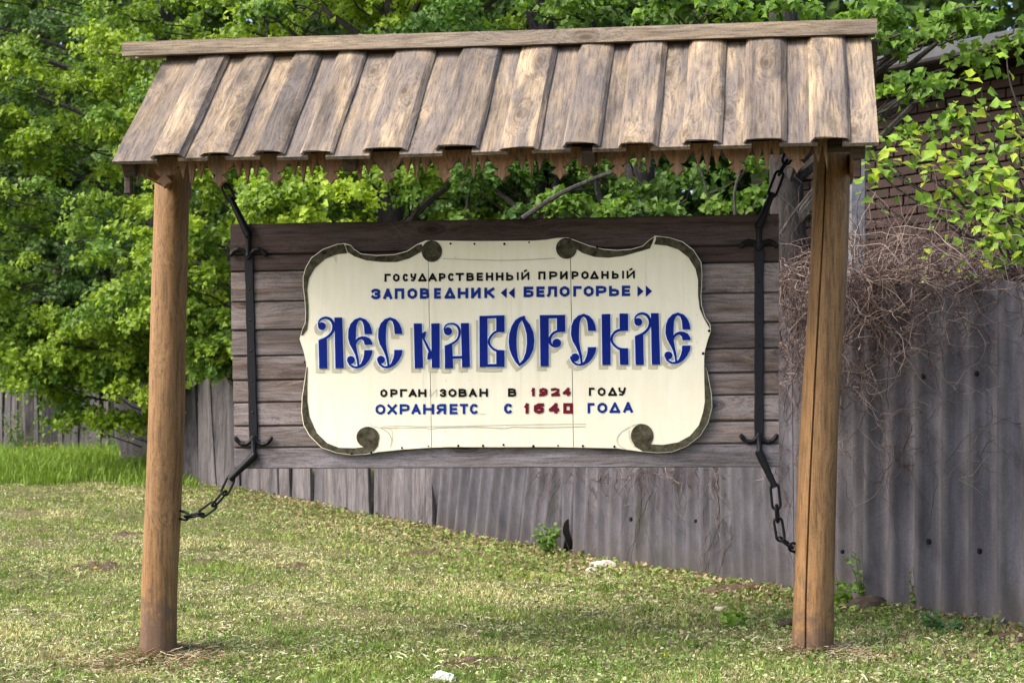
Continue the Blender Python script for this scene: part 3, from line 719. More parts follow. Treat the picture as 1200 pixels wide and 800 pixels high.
def row(txt, crops, ox, oy, sc, ya, yb, w, m, xa, xb):
    if w > 1: w *= 1.18
    """crops: x ranges; ya,(y0,y1) at crop x=xa and yb at xb"""
    for ch, (a, b_) in zip(txt, crops):
        t = ((a+b_)/2-xa)/(xb-xa); y0 = ya[0]+(yb[0]-ya[0])*t; y1 = ya[1]+(yb[1]-ya[1])*t
        glyph(ch, ox+a/sc, ox+b_/sc, oy+y0/sc, oy+y1/sc, w, m)
sc = 6.667; BK = M['blackpaint']; BS = M['blue_small']; MR = M['maroon']
row('ГОСУДАРСТВЕННЬ', [(170,220),(235,290),(312,355),(372,420),(433,500),(512,580),(595,648),(665,712),(725,792),(810,870),(890,940),(962,1020),(1040,1100),(1120,1178)], 425, 310, sc, (72,135), (60,125), 2.15, BK, 170, 1150)
row('1Й', [(26,50),(72,135)], 600, 310, sc, (58,122), (57,121), 2.15, BK, 30, 135) if False else None
glyph('Й', 610.8, 620.3, 318.7, 328.0, 2.15, BK); plane_obj('painted_letter', [[(605.6,318.9),(607.8,318.8),(607.8,328.2),(605.6,328.3)]], LN[0], BK, back)
row('ПРИРОДНЬ', [(205,262),(290,355),(375,435),(465,520),(540,600),(610,677),(697,755),(780,835)], 600, 310, sc, (54,118), (48,110), 2.15, BK, 205, 960)
glyph('Й', 600+895/sc, 600+960/sc, 310+47/sc, 310+109/sc, 2.15, BK); plane_obj('painted_letter', [[(600+860/sc,310+48/sc),(600+875/sc,310+48/sc),(600+875/sc,310+110/sc),(600+860/sc,310+110/sc)]], LN[0], BK, back)
row('ЗАПОВЕДНИК', [(65,140),(160,232),(250,325),(348,428),(447,522),(557,612),(640,722),(742,825),(847,922),(950,1030)], 425, 310, sc, (188,272), (178,262), 2.9, BS, 65, 1030)
def tri(a, b_, y0, y1, ox, oy, left, m=BS):
    x0, x1 = ox+a/sc, ox+b_/sc; y0, y1 = oy+y0/sc, oy+y1/sc; ym = (y0+y1)/2
    plane_obj('painted_mark', [[(x1, y0), (x1, y1), (x0, ym)] if left else [(x0, y0), (x0, y1), (x1, ym)]], LN[0], m, back)
tri(1078, 1125, 180, 262, 425, 310, True, M['blue']); tri(1140, 1187, 178, 265, 425, 310, True, M['blue'])
row('БЕЛОГОРЬЕ', [(90,170),(190,255),(272,352),(370,452),(478,545),(558,640),(655,740),(758,838),(858,925)], 600, 310, sc, (172,255), (163,246), 2.9, BS, 90, 925)
tri(980, 1028, 165, 252, 600, 310, False, M['blue']); tri(1045, 1095, 163, 252, 600, 310, False, M['blue'])
row('ОРГАН', [(103,160),(182,240),(258,315),(325,390),(400,465)], 430, 445, sc, (72,135), (71,134), 2.15, BK, 103, 465)
row('И', [(490,548)], 430, 445, sc, (70,132), (70,132), .8, M['ghost'], 485, 550)
row('ЗОВАНВ', [(568,620),(635,700),(715,780),(795,858),(878,945),(1102,1168)], 430, 445, sc, (70,134), (65,130), 2.15, BK, 568, 1168)
row('1924', [(250,280),(310,378),(402,475),(497,560)], 585, 445, sc, (62,128), (60,126), 2.7, MR, 258, 560)
row('ГОДУ', [(700,745),(768,832),(850,920),(930,990)], 585, 445, sc, (60,126), (58,124), 2.15, BK, 700, 990)
row('ОХРАНЯЕТС', [(65,145),(158,235),(255,335),(347,420),(438,525),(543,618),(645,708),(725,790),(803,867)], 430, 445, sc, (190,270), (185,267), 2.5, BS, 65, 867)
row('_', [(870,930)], 430, 445, sc, (186,270), (186,270), .6, M['ghost'], 860, 930)
row('С', [(1070,1135)], 430, 445, sc, (183,264), (183,264), 2.7, BS, 1070, 1135)
row('1640', [(195,235),(270,352),(388,470),(500,577)], 585, 445, sc, (182,265), (180,262), 3.3, MR, 203, 578)
row('ГОДА', [(690,745),(765,845),(862,945),(968,1045)], 585, 445, sc, (180,262), (172,255), 2.6, BS, 690, 1045)

# ---- iron straps
IN = -PT - .012
def strap(px, ytop, ybot, px2, narrow):
    a = B(px, ytop, IN); b_ = B(px2, ybot, IN); w = .021
    mb = MB(); k = 12; vs = []; fs = []
    for j in range(k):
        t = j/(k-1); c = a.lerp(b_, t); ww = w * (1 + .07*math.sin(j*2.1))
        for (x, n_) in ((-ww, 0), (-ww, -.007), (-ww+.004, -.010), (ww-.004, -.010), (ww, -.007), (ww, 0)): vs.append((c.x+x, IN+.011+n_, c.z))
    for j in range(k-1):
        for q in range(6): fs.append((j*6+q, (j+1)*6+q, (j+1)*6+(q+1) % 6, j*6+(q+1) % 6))
    fs.append(tuple(range(6))); fs.append(tuple((k-1)*6+q for q in range(5, -1, -1)))
    s = mb.add(vs, fs).build('iron_strap', M['iron'], bd)
    hk = MB()
    cx = px2; y = ybot-4
    for sg in (-1, 1):
        pts = [B(cx, y-4, IN), B(cx+sg*5, y+3, IN), B(cx+sg*11, y+5.5, IN), B(cx+sg*17, y+3.0, IN), B(cx+sg*22, y-3.5, IN-.004)]
        hk.tube(smooth_pts(pts, 4), [.010]*8+[.011, .012, .010, .010, .010, .011, .011, .010, .005][:9], 8)
    hk.build('strap_hook', M['iron'], s, True)
    cx = px; y = ytop+4; hk = MB()
    for sg in (-1, 1):
        pts = [B(cx, y+5, IN), B(cx+sg*5, y-3, IN), B(cx+sg*11, y-5.5, IN), B(cx+sg*17, y-3.5, IN), B(cx+sg*21.5, y+2.5, IN-.004)]
        hk.tube(smooth_pts(pts, 4), [.010]*8+[.011, .012, .010, .010, .010, .011, .011, .010, .005][:9], 8)
    hk.build('strap_hook', M['iron'], s, True)
    nk = MB(); nk.tube([B(px, ytop+6, IN-.002), B(px, ytop-8, IN-.002), B(px, ytop-20, IN-.006)], [.014, .012, .017], 8)
    nk.build('strap_neck', M['iron'], s, True); nk = MB()
    nk.tube([B(px2, ybot-6, IN-.002), B(px2+.5, ybot+10, IN-.002), B(px2+.5, ybot+14, IN-.006)], [.015, .012, .017], 8)
    nk.build('strap_neck', M['iron'], s, True)
    r0 = None
    for t in (.04, .2, .36, .52, .68, .84, .97):
        p = a.lerp(b_, t); p.y = IN + .001
        if r0 is None:
            mm = MB(); vs = [Vector((0, -.004, 0))] + [Vector((.006*math.cos(q*math.pi/4), 0, .006*math.sin(q*math.pi/4))) for q in range(8)]
            r0 = mm.add(vs, [(0, 1+(q+1) % 8, 1+q) for q in range(8)]).build('rivet', M['iron'], s); r0.location = p
        else: inst('rivet', r0, s, p)
    for (x, yy) in ((px, ytop-20), (px2+.5, ybot+14)):
        p = B(x, yy, IN-.02); MB().tube([p+Vector((0, .016, 0)), p+Vector((0, -.006, 0))], [.008, .006], 8).build('rivet', M['rivet'], s, True)
strap(291, 294, 519, 297, 1)
strap(889.5, 284, 516, 889.5, 1)

# ---- chains
def chain(label, pts_px, elong=True, end_ring=None, ns=None):
    """pts_px: joints (px,py,n,kind) kind of the piece that starts there: 'bar','face','edge','ring'"""
    base = Vector(L(*pts_px[-1][:2], pts_px[-1][2]))
    root = empty('iron_chain', loc2w(base), ROT); tag(root, label, 'chain', 'black chains holding the sign board')
    for i in range(len(pts_px)-1):
        a = Vector(L(pts_px[i][0], pts_px[i][1], pts_px[i][2])) - base; b_ = Vector(L(pts_px[i+1][0], pts_px[i+1][1], pts_px[i+1][2])) - base
        k = pts_px[i][3]; d = b_-a; ln = d.length; d.normalize()
        front = Vector((0, -1, 0)); side = d.cross(front).normalized(); fr = side.cross(d).normalized()
        if k == 'bar':
            mb = MB(); hw = .017; q = []
            mb.tube([a-d*.012, a+d*.02, a.lerp(b_, .5), b_-d*.02, b_+d*.008], [.018, .019, .0165, .0145, .016], 10)
            mb.build('connecting_bar', M['iron'], root, True)
        else:
            wr = .0062; hw = .0185
            ax = side if k in ('face', 'ring') else (side*.25 + fr*.97).normalized()
            A = a - d*.010; Bq = b_ + d*.010; pts = []
            n_ = 8
            for q in range(n_+1):
                t = math.pi*q/n_; pts.append(Bq - d*hw + d*hw*math.sin(t) + ax*hw*math.cos(t))
            for q in range(n_+1):
                t = math.pi*q/n_; pts.append(A + d*hw - d*hw*math.sin(t) - ax*hw*math.cos(t))
            MB().tube(pts, wr, 8, closed=True, up=fr if k != 'edge' else side).build('chain_link', M['iron'], root, True)
    return root
chain('black iron chain from the lower left corner of the board to the left post', [(297.5,534,-.06,'bar'),(271,560,-.05,'face'),(263,577,-.05,'edge'),(251,591,-.04,'face'),(236,602,-.03,'edge'),(219,605,-.02,'face'),(208,602,0,'')])
chain('black iron chain hanging from the lower right corner of the board to the right post', [(890,531,-.06,'bar'),(907.5,569,-.055,'face'),(910,594,-.045,'edge'),(911.5,609,-.035,'face'),(915,631,-.03,'edge'),(927,640,-.02,'face'),(936,643,0,'')])
chain('black iron chain from the upper left corner of the board up under the roof', [(290.5,274,-.06,'bar'),(271,234,-.05,'face'),(263,218,-.04,'edge'),(256,206,-.03,'face'),(249,190,-.02,'edge'),(243,178,0,'')])
chain('black iron chain from the upper right corner of the board up under the roof', [(889.5,264,-.06,'bar'),(904.5,228,-.05,'face'),(914,203,-.04,'edge'),(921,190,-.03,'face'),(926,176,-.02,'edge'),(930,164,0,'')])

# ================================================================== fences
FT = [(1460, 8.3, 315), (1200, 9.2, 325), (985, 10.1, 331), (870, 11.6, 352), (700, 13.3, 378), (500, 15.6, 400), (300, 18.6, 420), (200, 20.5, 430), (140, 22, 434)]
fp = [P(a, c, b) for a, b, c in FT]; fd = [0]
for i in range(1, len(fp)): fd.append(fd[-1] + math.hypot(fp[i].x-fp[i-1].x, fp[i].y-fp[i-1].y))
def fence_at(s):
    x = float(np.interp(s, fd, [p.x for p in fp])); y = float(np.interp(s, fd, [p.y for p in fp])); z = float(np.interp(s, fd, [p.z for p in fp]))
    return x, y, z
def px_of(x, y): return 600 + F*x/y
def s_of_px(px): return float(np.interp(-px, [-a for a, _, _ in FT], fd)) if False else min(np.arange(0, fd[-1], .02), key=lambda s: abs(px_of(*fence_at(s)[:2])-px))
S500 = s_of_px(492); S280 = s_of_px(283)
cf = empty('corrugated_fence', (*fence_at(S500/2)[:2], gz(*fence_at(S500/2)[:2])))
tag(cf, 'grey weathered corrugated slate fence running behind the right post and under the sign board', 'fence')
bf = empty('board_fence', (*fence_at((S500+fd[-1])/2)[:2], gz(*fence_at((S500+fd[-1])/2)[:2])))
tag(bf, 'old grey fence of leaning wide boards behind the left post', 'fence')
PITCH = .168
def make_sheet(s0, w, lean, k):
    x0, y0, z0 = fence_at(s0); x1, y1, z1 = fence_at(min(s0+w, fd[-1]))
    d = Vector((x1-x0, y1-y0, 0)); wl = d.length; d.normalize(); nrm = Vector((d.y, -d.x, 0))
    if nrm.y > 0: nrm = -nrm
    g0, g1 = gz(x0, y0)-.12, gz(x1, y1)-.12; r = random.Random(k)
    nw = int(w/PITCH*12); nzz = 9; vs = []; fs = []; dz = r.uniform(-.025, .025); ph = r.uniform(0, 1)*2*math.pi if False else (s0/PITCH % 1)*2*math.pi
    for side in (0, 1):
        for j in range(nzz+1):
            t = j/nzz
            for i in range(nw+1):
                a = i/nw; zt = z0+(z1-z0)*a + dz + r.uniform(-.004, .004)*(j == nzz); zb = g0+(g1-g0)*a
                wave = .033*math.cos(ph + 2*math.pi*a*w/PITCH)
                bow = .012*math.sin(t*3.1+k) + .006*math.sin(a*5+k*2)
                n_ = wave + bow*0 + (.007 if side == 0 else 0)*-1
                zz = zb + (zt-zb)*t
                vs.append(Vector((a*wl + lean*(t)*(zt-zb), n_, zz - g0)))
    ring = (nzz+1)*(nw+1)
    for j in range(nzz):
        for i in range(nw):
            q = j*(nw+1)+i; fs.append((q, q+1, q+nw+2, q+nw+1)); fs.append((q+ring, q+ring+nw+1, q+ring+nw+2, q+ring+1))
    for i in range(nw): q = nzz*(nw+1)+i; fs.append((q, q+1, q+1+ring, q+ring))
    for j in range(nzz):
        q = j*(nw+1); fs.append((q, q+nw+1, q+nw+1+ring, q+ring)); q += nw; fs.append((q, q+ring, q+nw+1+ring, q+nw+1))
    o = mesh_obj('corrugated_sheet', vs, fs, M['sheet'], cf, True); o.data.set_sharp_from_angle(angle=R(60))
    # local x along the fence, local y away from the viewer's side reversed so crests facing the viewer are negative
    ang = math.atan2(d.y, d.x)
    Mw = Matrix.Translation(Vector((x0, y0, g0)) + nrm*(.012 if k % 2 else -.004)) @ Matrix.Rotation(ang, 4, 'Z')
    yl = Mw.to_3x3() @ Vector((0, 1, 0))
    if yl.dot(nrm) > 0:   # make -y face the viewer
        for v in o.data.vertices: v.co.y = -v.co.y
        o.data.flip_normals()
    tilt = Matrix.Rotation(R(r.uniform(-.8, .8)), 4, 'X')
    o.matrix_parent_inverse = Matrix.Identity(4); o.matrix_basis = Matrix.Translation(-cf.location) @ Mw @ tilt
    return o
s = 0.0; k = 0
while s < S500 - .2:
    px = px_of(*fence_at(s+.5)[:2])
    lean = 0 if px > 720 else (-.03 if px > 640 else -.22)
    lean *= -1  # tops lean to the right of the picture, i.e. back along the fence
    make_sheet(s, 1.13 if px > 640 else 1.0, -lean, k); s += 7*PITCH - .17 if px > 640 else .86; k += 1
# dark discs and a dark patch laid on the sheets as holes
def on_fence(px, py, off=.045):
    ss = s_of_px(px); x, y, z = fence_at(ss); x2, y2, _ = fence_at(ss+.1); d = Vector((x2-x, y2-y, 0)).normalized(); nn = Vector((d.y, -d.x, 0)); nn = -nn if nn.y > 0 else nn
    return P(px, py, y) + nn*off, d, nn
hb = None
for (px, py, r_) in [(708,598,4),(744,608,4),(883,638,5),(1093,634,5),(1152,645,5),(993,646,4),(1149,438,4.5),(1087,441,5),(820,610,3),(1027,420,3.5)]:
    p, d, nn = on_fence(px, py, .037); rr = r_*p.y/F*.62
    mb = MB(); vs = [p + nn*.004] + [p + (d*math.cos(a)*1.0 + Vector((0, 0, 1.15))*math.sin(a))*rr*random.uniform(.85, 1.1) for a in [2*math.pi*q/10 for q in range(10)]]
    vs += [v - nn*.012 for v in vs[1:]]
    fs = [(0, 1+q, 1+(q+1) % 10) for q in range(10)] + [(1+q, 11+q, 11+(q+1) % 10, 1+(q+1) % 10) for q in range(10)]
    o = mesh_obj('bolt_hole_disc', [v - cf.location for v in vs], fs, M['hole'], cf)
p, d, nn = on_fence(670, 632, .04)
pts = [(667,612),(671,608),(675,613),(673,622),(675,632),(674,646),(670,650),(666,642),(668,630),(665,622)]
vs = [P(a, b_, p.y) + nn*.042 for a, b_ in pts]; vs2 = [v - nn*.03 for v in vs]
o = mesh_obj('broken_patch', [v - cf.location for v in vs+vs2], [tuple(range(10))] + [(i, (i+1) % 10, (i+1) % 10+10, i+10) for i in range(10)], M['hole'], cf)

def board(parent, s0, w, lean, seed, at=fence_at, hz=0, yaw=0, m='oldplank', thick=.028, off=0):
    x0, y0, z0 = at(s0); x1, y1, z1 = at(s0+w); r = random.Random(seed)
    d = Vector((x1-x0, y1-y0, 0)).normalized(); g = min(gz(x0, y0), gz(x1, y1)) - .1
    k_ = 7; h = z0 + hz - g; vs = []; tw = r.uniform(-.01, .01)
    for j in range(k_):
        t = j/(k_-1); wob = .012*math.sin(t*4+seed)
        for (a, b_) in ((0, 0), (w, 0), (w, thick), (0, thick)):
            zz = h*t
            if j == k_-1: zz += (a/w-.5)*r.uniform(-.05, .05) - (.0 if 0 < a < w else .01)
            vs.append(Vector((a + lean*h*t + wob, b_ + tw*t*(a/w-.5)*8, zz)))
    fs = [(3, 2, 1, 0), tuple((k_-1)*4+q for q in range(4))]
    for j in range(k_-1):
        for q in range(4): fs.append((j*4+q, j*4+(q+1) % 4, (j+1)*4+(q+1) % 4, (j+1)*4+q))
    o = mesh_obj('fence_board', vs, fs, M[m], parent)
    bm = bmesh.new(); bm.from_mesh(o.data); bmesh.ops.recalc_face_normals(bm, faces=bm.faces); bm.to_mesh(o.data); bm.free()
    ang = math.atan2(d.y, d.x) + yaw
    o.matrix_basis = Matrix.Translation(Vector((x0, y0, g)) + Vector((d.y, -d.x, 0))*off - parent.location) @ Matrix.Rotation(ang, 4, 'Z')
    return o
s = S500 - .3; k = 0
while s < S280:
    w = random.uniform(.17, .33); board(bf, s, w, random.uniform(-.02, .05), k+40, hz=random.uniform(-.06, .04), yaw=random.uniform(-.05, .12), off=random.uniform(-.02, .02)); s += w + random.uniform(.004, .03); k += 1
while s < fd[-1] - .3:
    w = random.uniform(.28, .44); board(bf, s, w, random.uniform(.02, .20), k+40, hz=random.uniform(-.06, .10), yaw=random.uniform(-.25, .3), off=random.uniform(-.03, .03)); s += w*.96 + random.uniform(.0, .07); k += 1
MB().tube([Vector((*fence_at(q)[:2], fence_at(q)[2]-.35)) + Vector((.05, .10, 0)) - bf.location for q in np.linspace(S500, fd[-1]-.3, 10)], .035, 6).build('rail', M['beam'], bf)
lf = empty('low_board_fence', (-8.5, 27, gz(-8.5, 27)))
tag(lf, 'pale grey low board fence behind the tall grass, farthest left', 'fence')
LT = [P(150, 445, 26.5), P(0, 451, 28), P(-200, 456, 30)]; ld = [0, (LT[1]-LT[0]).length, (LT[1]-LT[0]).length + (LT[2]-LT[1]).length]
def low_at(s_): return tuple(float(np.interp(s_, ld, [q[i] for q in LT])) for i in range(3))
s = 0
while s < ld[-1]-.2:
    w = random.uniform(.10, .17); board(lf, s, w, random.uniform(-.05, .05), k+90, at=low_at, hz=random.uniform(-.07, .05), off=random.uniform(-.01, .01)); s += w + random.uniform(.003, .02); k += 1

# ================================================================== numpy builders for foliage and blades
class Acc:
    """collects leaves / blades / strips as arrays, one mesh at the end"""
    def __init__(s): s.v = []; s.f = []; s.c = []; s.n = 0
    def add(s, v, f, c):
        s.v.append(v); s.f.append(f + s.n); s.c.append(c); s.n += len(v)
    def build(s, name, m, parent=None, off=None, smooth=False):
        v = np.concatenate(s.v); 
        if off is not None: v = v - np.array(off)[None, :]
        return mesh_obj(name, v, np.concatenate(s.f), m, parent, smooth, np.concatenate(s.c))
def unit(a): return a / np.maximum(np.linalg.norm(a, axis=-1, keepdims=True), 1e-9)
LEAF2 = np.array([(0, 0, 0), (.55, .30, .12), (.30, .62, .10), (0, 1.12, -.18), (-.30, .62, .10), (-.55, .30, .12)])
LF = np.array([(0, 1, 2), (0, 2, 3), (0, 3, 4), (0, 4, 5)])
LEAF1 = np.array([(0, 0, 0), (.48, .45, .12), (0, 1.1, -.10), (-.48, .45, .12)]); LF1 = np.array([(0, 1, 2), (0, 2, 3)])
def leaves(acc, pos, nrm, size, col_, simple=False):
    n = len(pos); nrm = unit(nrm); t = unit(np.cross(nrm, rng.normal(size=(n, 3)))); t[:, 2] -= .35; t = unit(t - nrm*np.sum(t*nrm, 1, keepdims=True)); b_ = np.cross(nrm, t)
    T, Fc = (LEAF1, LF1) if simple else (LEAF2, LF)
    v = pos[:, None, :] + size[:, None, None]*(T[None, :, 0:1]*b_[:, None, :] + T[None, :, 1:2]*t[:, None, :] + T[None, :, 2:3]*nrm[:, None, :]*1.0)
    f = Fc[None] + (np.arange(n)*len(T))[:, None, None]
    acc.add(v.reshape(-1, 3), f.reshape(-1, 3), np.repeat(col_, len(T), 0))
def blades(acc, x, y, h, w, lean, col_, z0=None):
    n = len(x); z = ground(x, y) if z0 is None else z0; a = rng.uniform(0, 2*np.pi, n); ca, sa = np.cos(a), np.sin(a)
    la = rng.uniform(0, 2*np.pi, n); lx, ly = np.cos(la)*lean, np.sin(la)*lean
    p = np.stack([x, y, z - .004], 1)
    sd = np.stack([ca*w/2, sa*w/2, 0*w], 1)
    mid = p + np.stack([lx*.35*h, ly*.35*h, h*.6], 1); tip = p + np.stack([lx*h, ly*h, h*np.clip(1-lean*.35, .15, 1)], 1)
    v = np.stack([p-sd, p+sd, mid+sd*.8, mid-sd*.8, tip], 1).reshape(-1, 3)
    f = (np.array([(0, 1, 2), (0, 2, 3), (3, 2, 4)])[None] + (np.arange(n)*5)[:, None, None]).reshape(-1, 3)
    acc.add(v, f, np.repeat(col_, 5, 0))
def tubes(acc, pts, rad, col_, n=3):
    """pts (m,3)"""
    m = len(pts); t = unit(np.gradient(pts, axis=0)); r0 = unit(np.cross(t, np.array([.3, .5, .8])[None])); b_ = np.cross(t, r0)
    a = np.arange(n)*2*np.pi/n
    v = pts[:, None, :] + np.asarray(rad).reshape(-1, 1, 1)*(np.cos(a)[None, :, None]*r0[:, None, :] + np.sin(a)[None, :, None]*b_[:, None, :])
    i = np.arange(m-1)[:, None]*n; k_ = np.arange(n)[None]; k2 = (k_+1) % n
    q = np.stack([i+k_, i+k2, i+n+k2, i+n+k_], -1).reshape(-1, 4)
    f = np.concatenate([q[:, [0, 1, 2]], q[:, [0, 2, 3]]])
    acc.add(v.reshape(-1, 3), f, np.tile(np.asarray(col_)[None], (m*n, 1)))
def patch(x, y, s_=1.0, ph=0.0):
    return (np.sin(x*1.7*s_+ph+np.sin(y*2.3*s_)) * np.sin(y*1.9*s_-ph+np.sin(x*1.3*s_+1)) + .5*np.sin(x*5.1*s_+y*3.7*s_+ph))/1.5

# ================================================================== trees
def tree(name, label, base, top, r0, crown, dens=1.0, leaf=.065, tint=(.12, .22, .03), dark=(.055, .115, .022), simple=False, nlimb=10, cr=(.18, .42), up=.5, seed=1, kind_parts=True, per=330):
    """crown: list of (centre xyz, radii xyz, number of sprays)"""
    global rng
    g = np.random.default_rng(seed); rng_old = rng; rng = g
    bx, by = base; bz = gz(bx, by); root = empty(name, (bx, by, bz)); tag(root, label, 'tree')
    T = MB(); k_ = 12; pts = []; rad = []
    for j in range(k_+1):
        t = j/k_; pts.append(Vector((bx + (top[0]-bx)*t + .06*math.sin(t*5+seed), by + (top[1]-by)*t + .05*math.cos(t*4+seed), bz - .15 + (top[2]-bz+.15)*t))); rad.append(r0*(1.25 if j == 0 else 1-.62*t))
    T.tube([p - Vector(root.location) for p in pts], rad, 16); tr = T.build('trunk', M['bark'], root, True)
    for v in tr.data.vertices:
        q = noise.noise(Vector((v.co.x*9, v.co.y*9, v.co.z*2.2))); v.co.x += q*.022; v.co.y += q*.022
    acc = Acc(); centres = []
    for (c, rr, ns) in crown:
        c = np.array(c); rr = np.array(rr)
        d = unit(g.normal(size=(ns, 3))); q = g.uniform(.35, 1, ns)**(1/2.2); cc = c + d*rr*q[:, None]
        for ci, qq in zip(cc, q): centres.append((ci, qq))
    twg = Acc()
    ci_all = np.array([c for c, _ in centres])
    for ci, qq in centres:
        r_ = g.uniform(*cr); n = int(per*(r_/.3)**2*dens)
        th_ = g.uniform(0, 2*np.pi, n); rad_ = r_*np.sqrt(g.uniform(0, 1, n)); 
        ax = g.uniform(0, 2*np.pi); el = g.uniform(.9, 1.6)
        lx = np.cos(th_)*rad_*el; ly = np.sin(th_)*rad_/el
        x = lx*np.cos(ax)-ly*np.sin(ax); y = lx*np.sin(ax)+ly*np.cos(ax)
        droop = -(rad_/r_)**2*r_*.45
        z = droop + g.normal(0, r_*.13, n) + x*g.uniform(-.3, .3)
        # small lobes inside the spray so its edge is ragged
        lob = np.sin(th_*g.integers(4, 8)+g.uniform(0, 6)); keep = (rad_/r_ < .62 + .35*lob)
        pos = (np.stack([x, y, z], 1) + ci)[keep]; m_ = keep.sum()
        if m_ == 0: continue
        nrm = np.array([0, -.55, up]) + g.normal(0, .45, (m_, 3)) + np.stack([x, y, 0*x], 1)[keep]/r_*.35
        sz = leaf*g.uniform(.65, 1.25, m_)
        mixv = np.clip(g.normal(.5, .32) + g.normal(0, .16, m_), 0, 1)[:, None]
        c_ = np.array(dark)*(1-mixv) + np.array(tint)*mixv
        leaves(acc, pos, nrm, sz, c_*g.uniform(.8, 1.25, (m_, 1)), simple)
        # twig towards the trunk
        if qq < 2:
            tgt = np.array([bx, by, 0]) + 0; tgt[2] = ci[2]-.5
            e = ci + unit((tgt-ci)[None])[0]*r_*2.0
            pp = np.linspace(0, 1, 5)[:, None]; line = ci*(1-pp)+e*pp + g.normal(0, .02, (5, 3)); line[:, 2] -= .05*np.sin(pp[:, 0]*3)
            tubes(twg, line, np.linspace(.004, .011, 5), (.05, .043, .036))
    crn = acc.build('crown', M['leaf'], root, root.location, not simple)
    tag(crn, kind='stuff')
    tw = twg.build('twigs', M['twig'], root, root.location); tag(tw, kind='stuff')
    # limbs
    idx = g.choice(len(centres), min(nlimb, len(centres)), replace=False)
    for i in idx:
        ci = Vector(centres[i][0]); t = min(.95, max(.15, (ci.z - bz - .8)/(top[2]-bz))); j = t*k_; a = pts[int(j)].lerp(pts[min(int(j)+1, k_)], j % 1)
        mid = a.lerp(ci, .5) + Vector((g.normal(0, .1), g.normal(0, .1), .12))
        ln = smooth_pts([a, a.lerp(mid, .5)+Vector((0, 0, .05)), mid, mid.lerp(ci, .6)+Vector((g.normal(0, .05), 0, .04)), ci], 3)
        rr = np.linspace(max(.02, r0*.32), .006, len(ln))
        MB().tube([Vector(q) - Vector(root.location) for q in ln], list(rr), 6).build('limb', M['branch'], root, True)
    rng = rng_old
    return root
def c3(px, py, Z): return tuple(P(px, py, Z))
LIME = (.29, .40, .032); MIDG = (.085, .17, .022); DEEP = (.045, .10, .017)
# far row, dark and dense
for i, (px, Z, ns, lab) in enumerate([(-30, 36, 60, 'far dark leafy tree at the left edge of the photo'), (110, 35, 70, 'far dark tree behind the low grey board fence'), (265, 33, 70, 'far dark tree standing behind the left post'),
        (430, 31, 70, 'far dark tree above the left half of the sign'), (590, 30, 60, 'far dark tree above the middle of the sign'), (740, 27, 60, 'far dark tree above the right half of the sign'), (900, 26, 50, 'far dark tree left of the right post')]):
    b0 = P(px, 500, Z)
    tree('background_tree', lab, (b0.x, b0.y), (b0.x+.3, b0.y, b0.z+9), .16, [((b0.x, b0.y, b0.z+3.0), (2.3, 1.2, 3.2), ns*2), ((b0.x+.3, b0.y, b0.z+7.5), (2.2, 1.2, 2.6), ns)], .62, .09, (.10, .18, .03), (.04, .09, .018), True, 5, (.35, .7), .5, 100+i, per=330)
# middle row
mids = [('maple_tree', 'maple with drooping lime green branches over the fence left of the left post', (205, 20.5), [((130, 250), (2.0, .9, 2.3), 150), ((95, 398), (.95, .5, .42), 40), ((60, 60), (1.8, .9, 1.3), 60)], LIME, 1),
        ('maple_tree', 'bright green maple crown rising over the left half of the roof', (330, 19), [((330, 60), (2.1, .9, 1.3), 95), ((300, 290), (1.5, .8, 1.1), 80), ((258, 405), (.4, .4, .25), 10)], LIME, 2),
        ('maple_tree', 'green maple behind the left part of the sign board with leaves under the valance', (470, 18), [((500, 235), (1.7, .8, .75), 80), ((470, 20), (1.8, .8, .9), 60)], LIME, 3),
        ('lime_tree', 'leafy tree with dark hollows above the middle of the roof', (640, 17), [((640, 20), (1.6, .7, .8), 55), ((620, 230), (1.1, .7, .5), 26)], MIDG, 4),
        ('linden_tree', 'dark bluish green leafy tree at far left whose lower leaves reach the low fence', (-40, 27), [((10, 205), (2.2, 1.0, 2.35), 115), ((30, 60), (1.6, 1, 1.2), 30)], (.095, .18, .04), 5)]
for nm_, lab, (px, Z), cl, tn, sd in mids:
    b0 = P(px, 500, Z); bz = gz(b0.x, b0.y)
    cr = [(c3(qx, qy, Z-.3), rr, n_) for (qx, qy), rr, n_ in cl]
    tree(nm_, lab, (b0.x, b0.y), (b0.x-.1, b0.y, bz+8), .15, cr, 1.7, .051, tn, MIDG if tn == LIME else DEEP, False, 12, (.16, .40), .5, sd, per=300)
# trees with bare dark trunks that show beside the right post
b0 = P(934, 330, 13.2); bz = gz(b0.x, b0.y)
tree('old_tree', 'old tree with rough dark trunk directly left of the right post', (b0.x, b0.y), (b0.x-.05, b0.y+.1, bz+6.5), .155, [(c3(1070, 45, 12.6), (.55, .35, .42), 17), (c3(1060, 130, 12.3), (.35, .3, .2), 5), (c3(900, 5, 12.8), (1.0, .4, .22), 22), (c3(1150, 20, 12.6), (.4, .3, .2), 6)], 1.1, .058, (.15, .26, .025), MIDG, False, 9, (.10, .22), .5, 21, per=300)
b0 = P(775, 330, 16.2); bz = gz(b0.x, b0.y)
tree('old_tree', 'dark trunked tree seen above the right half of the sign board', (b0.x, b0.y), (b0.x-.35, b0.y, bz+8), .17, [(c3(770, 15, 15.8), (1.2, .5, .3), 40), (c3(745, 245, 15.0), (.28, .2, .06), 5), (c3(860, 215, 15.5), (.5, .3, .35), 12), (c3(700, 215, 15.8), (.5, .3, .3), 14)], 1.1, .058, (.13, .23, .025), DEEP, False, 9, (.13, .26), .5, 22, per=300)
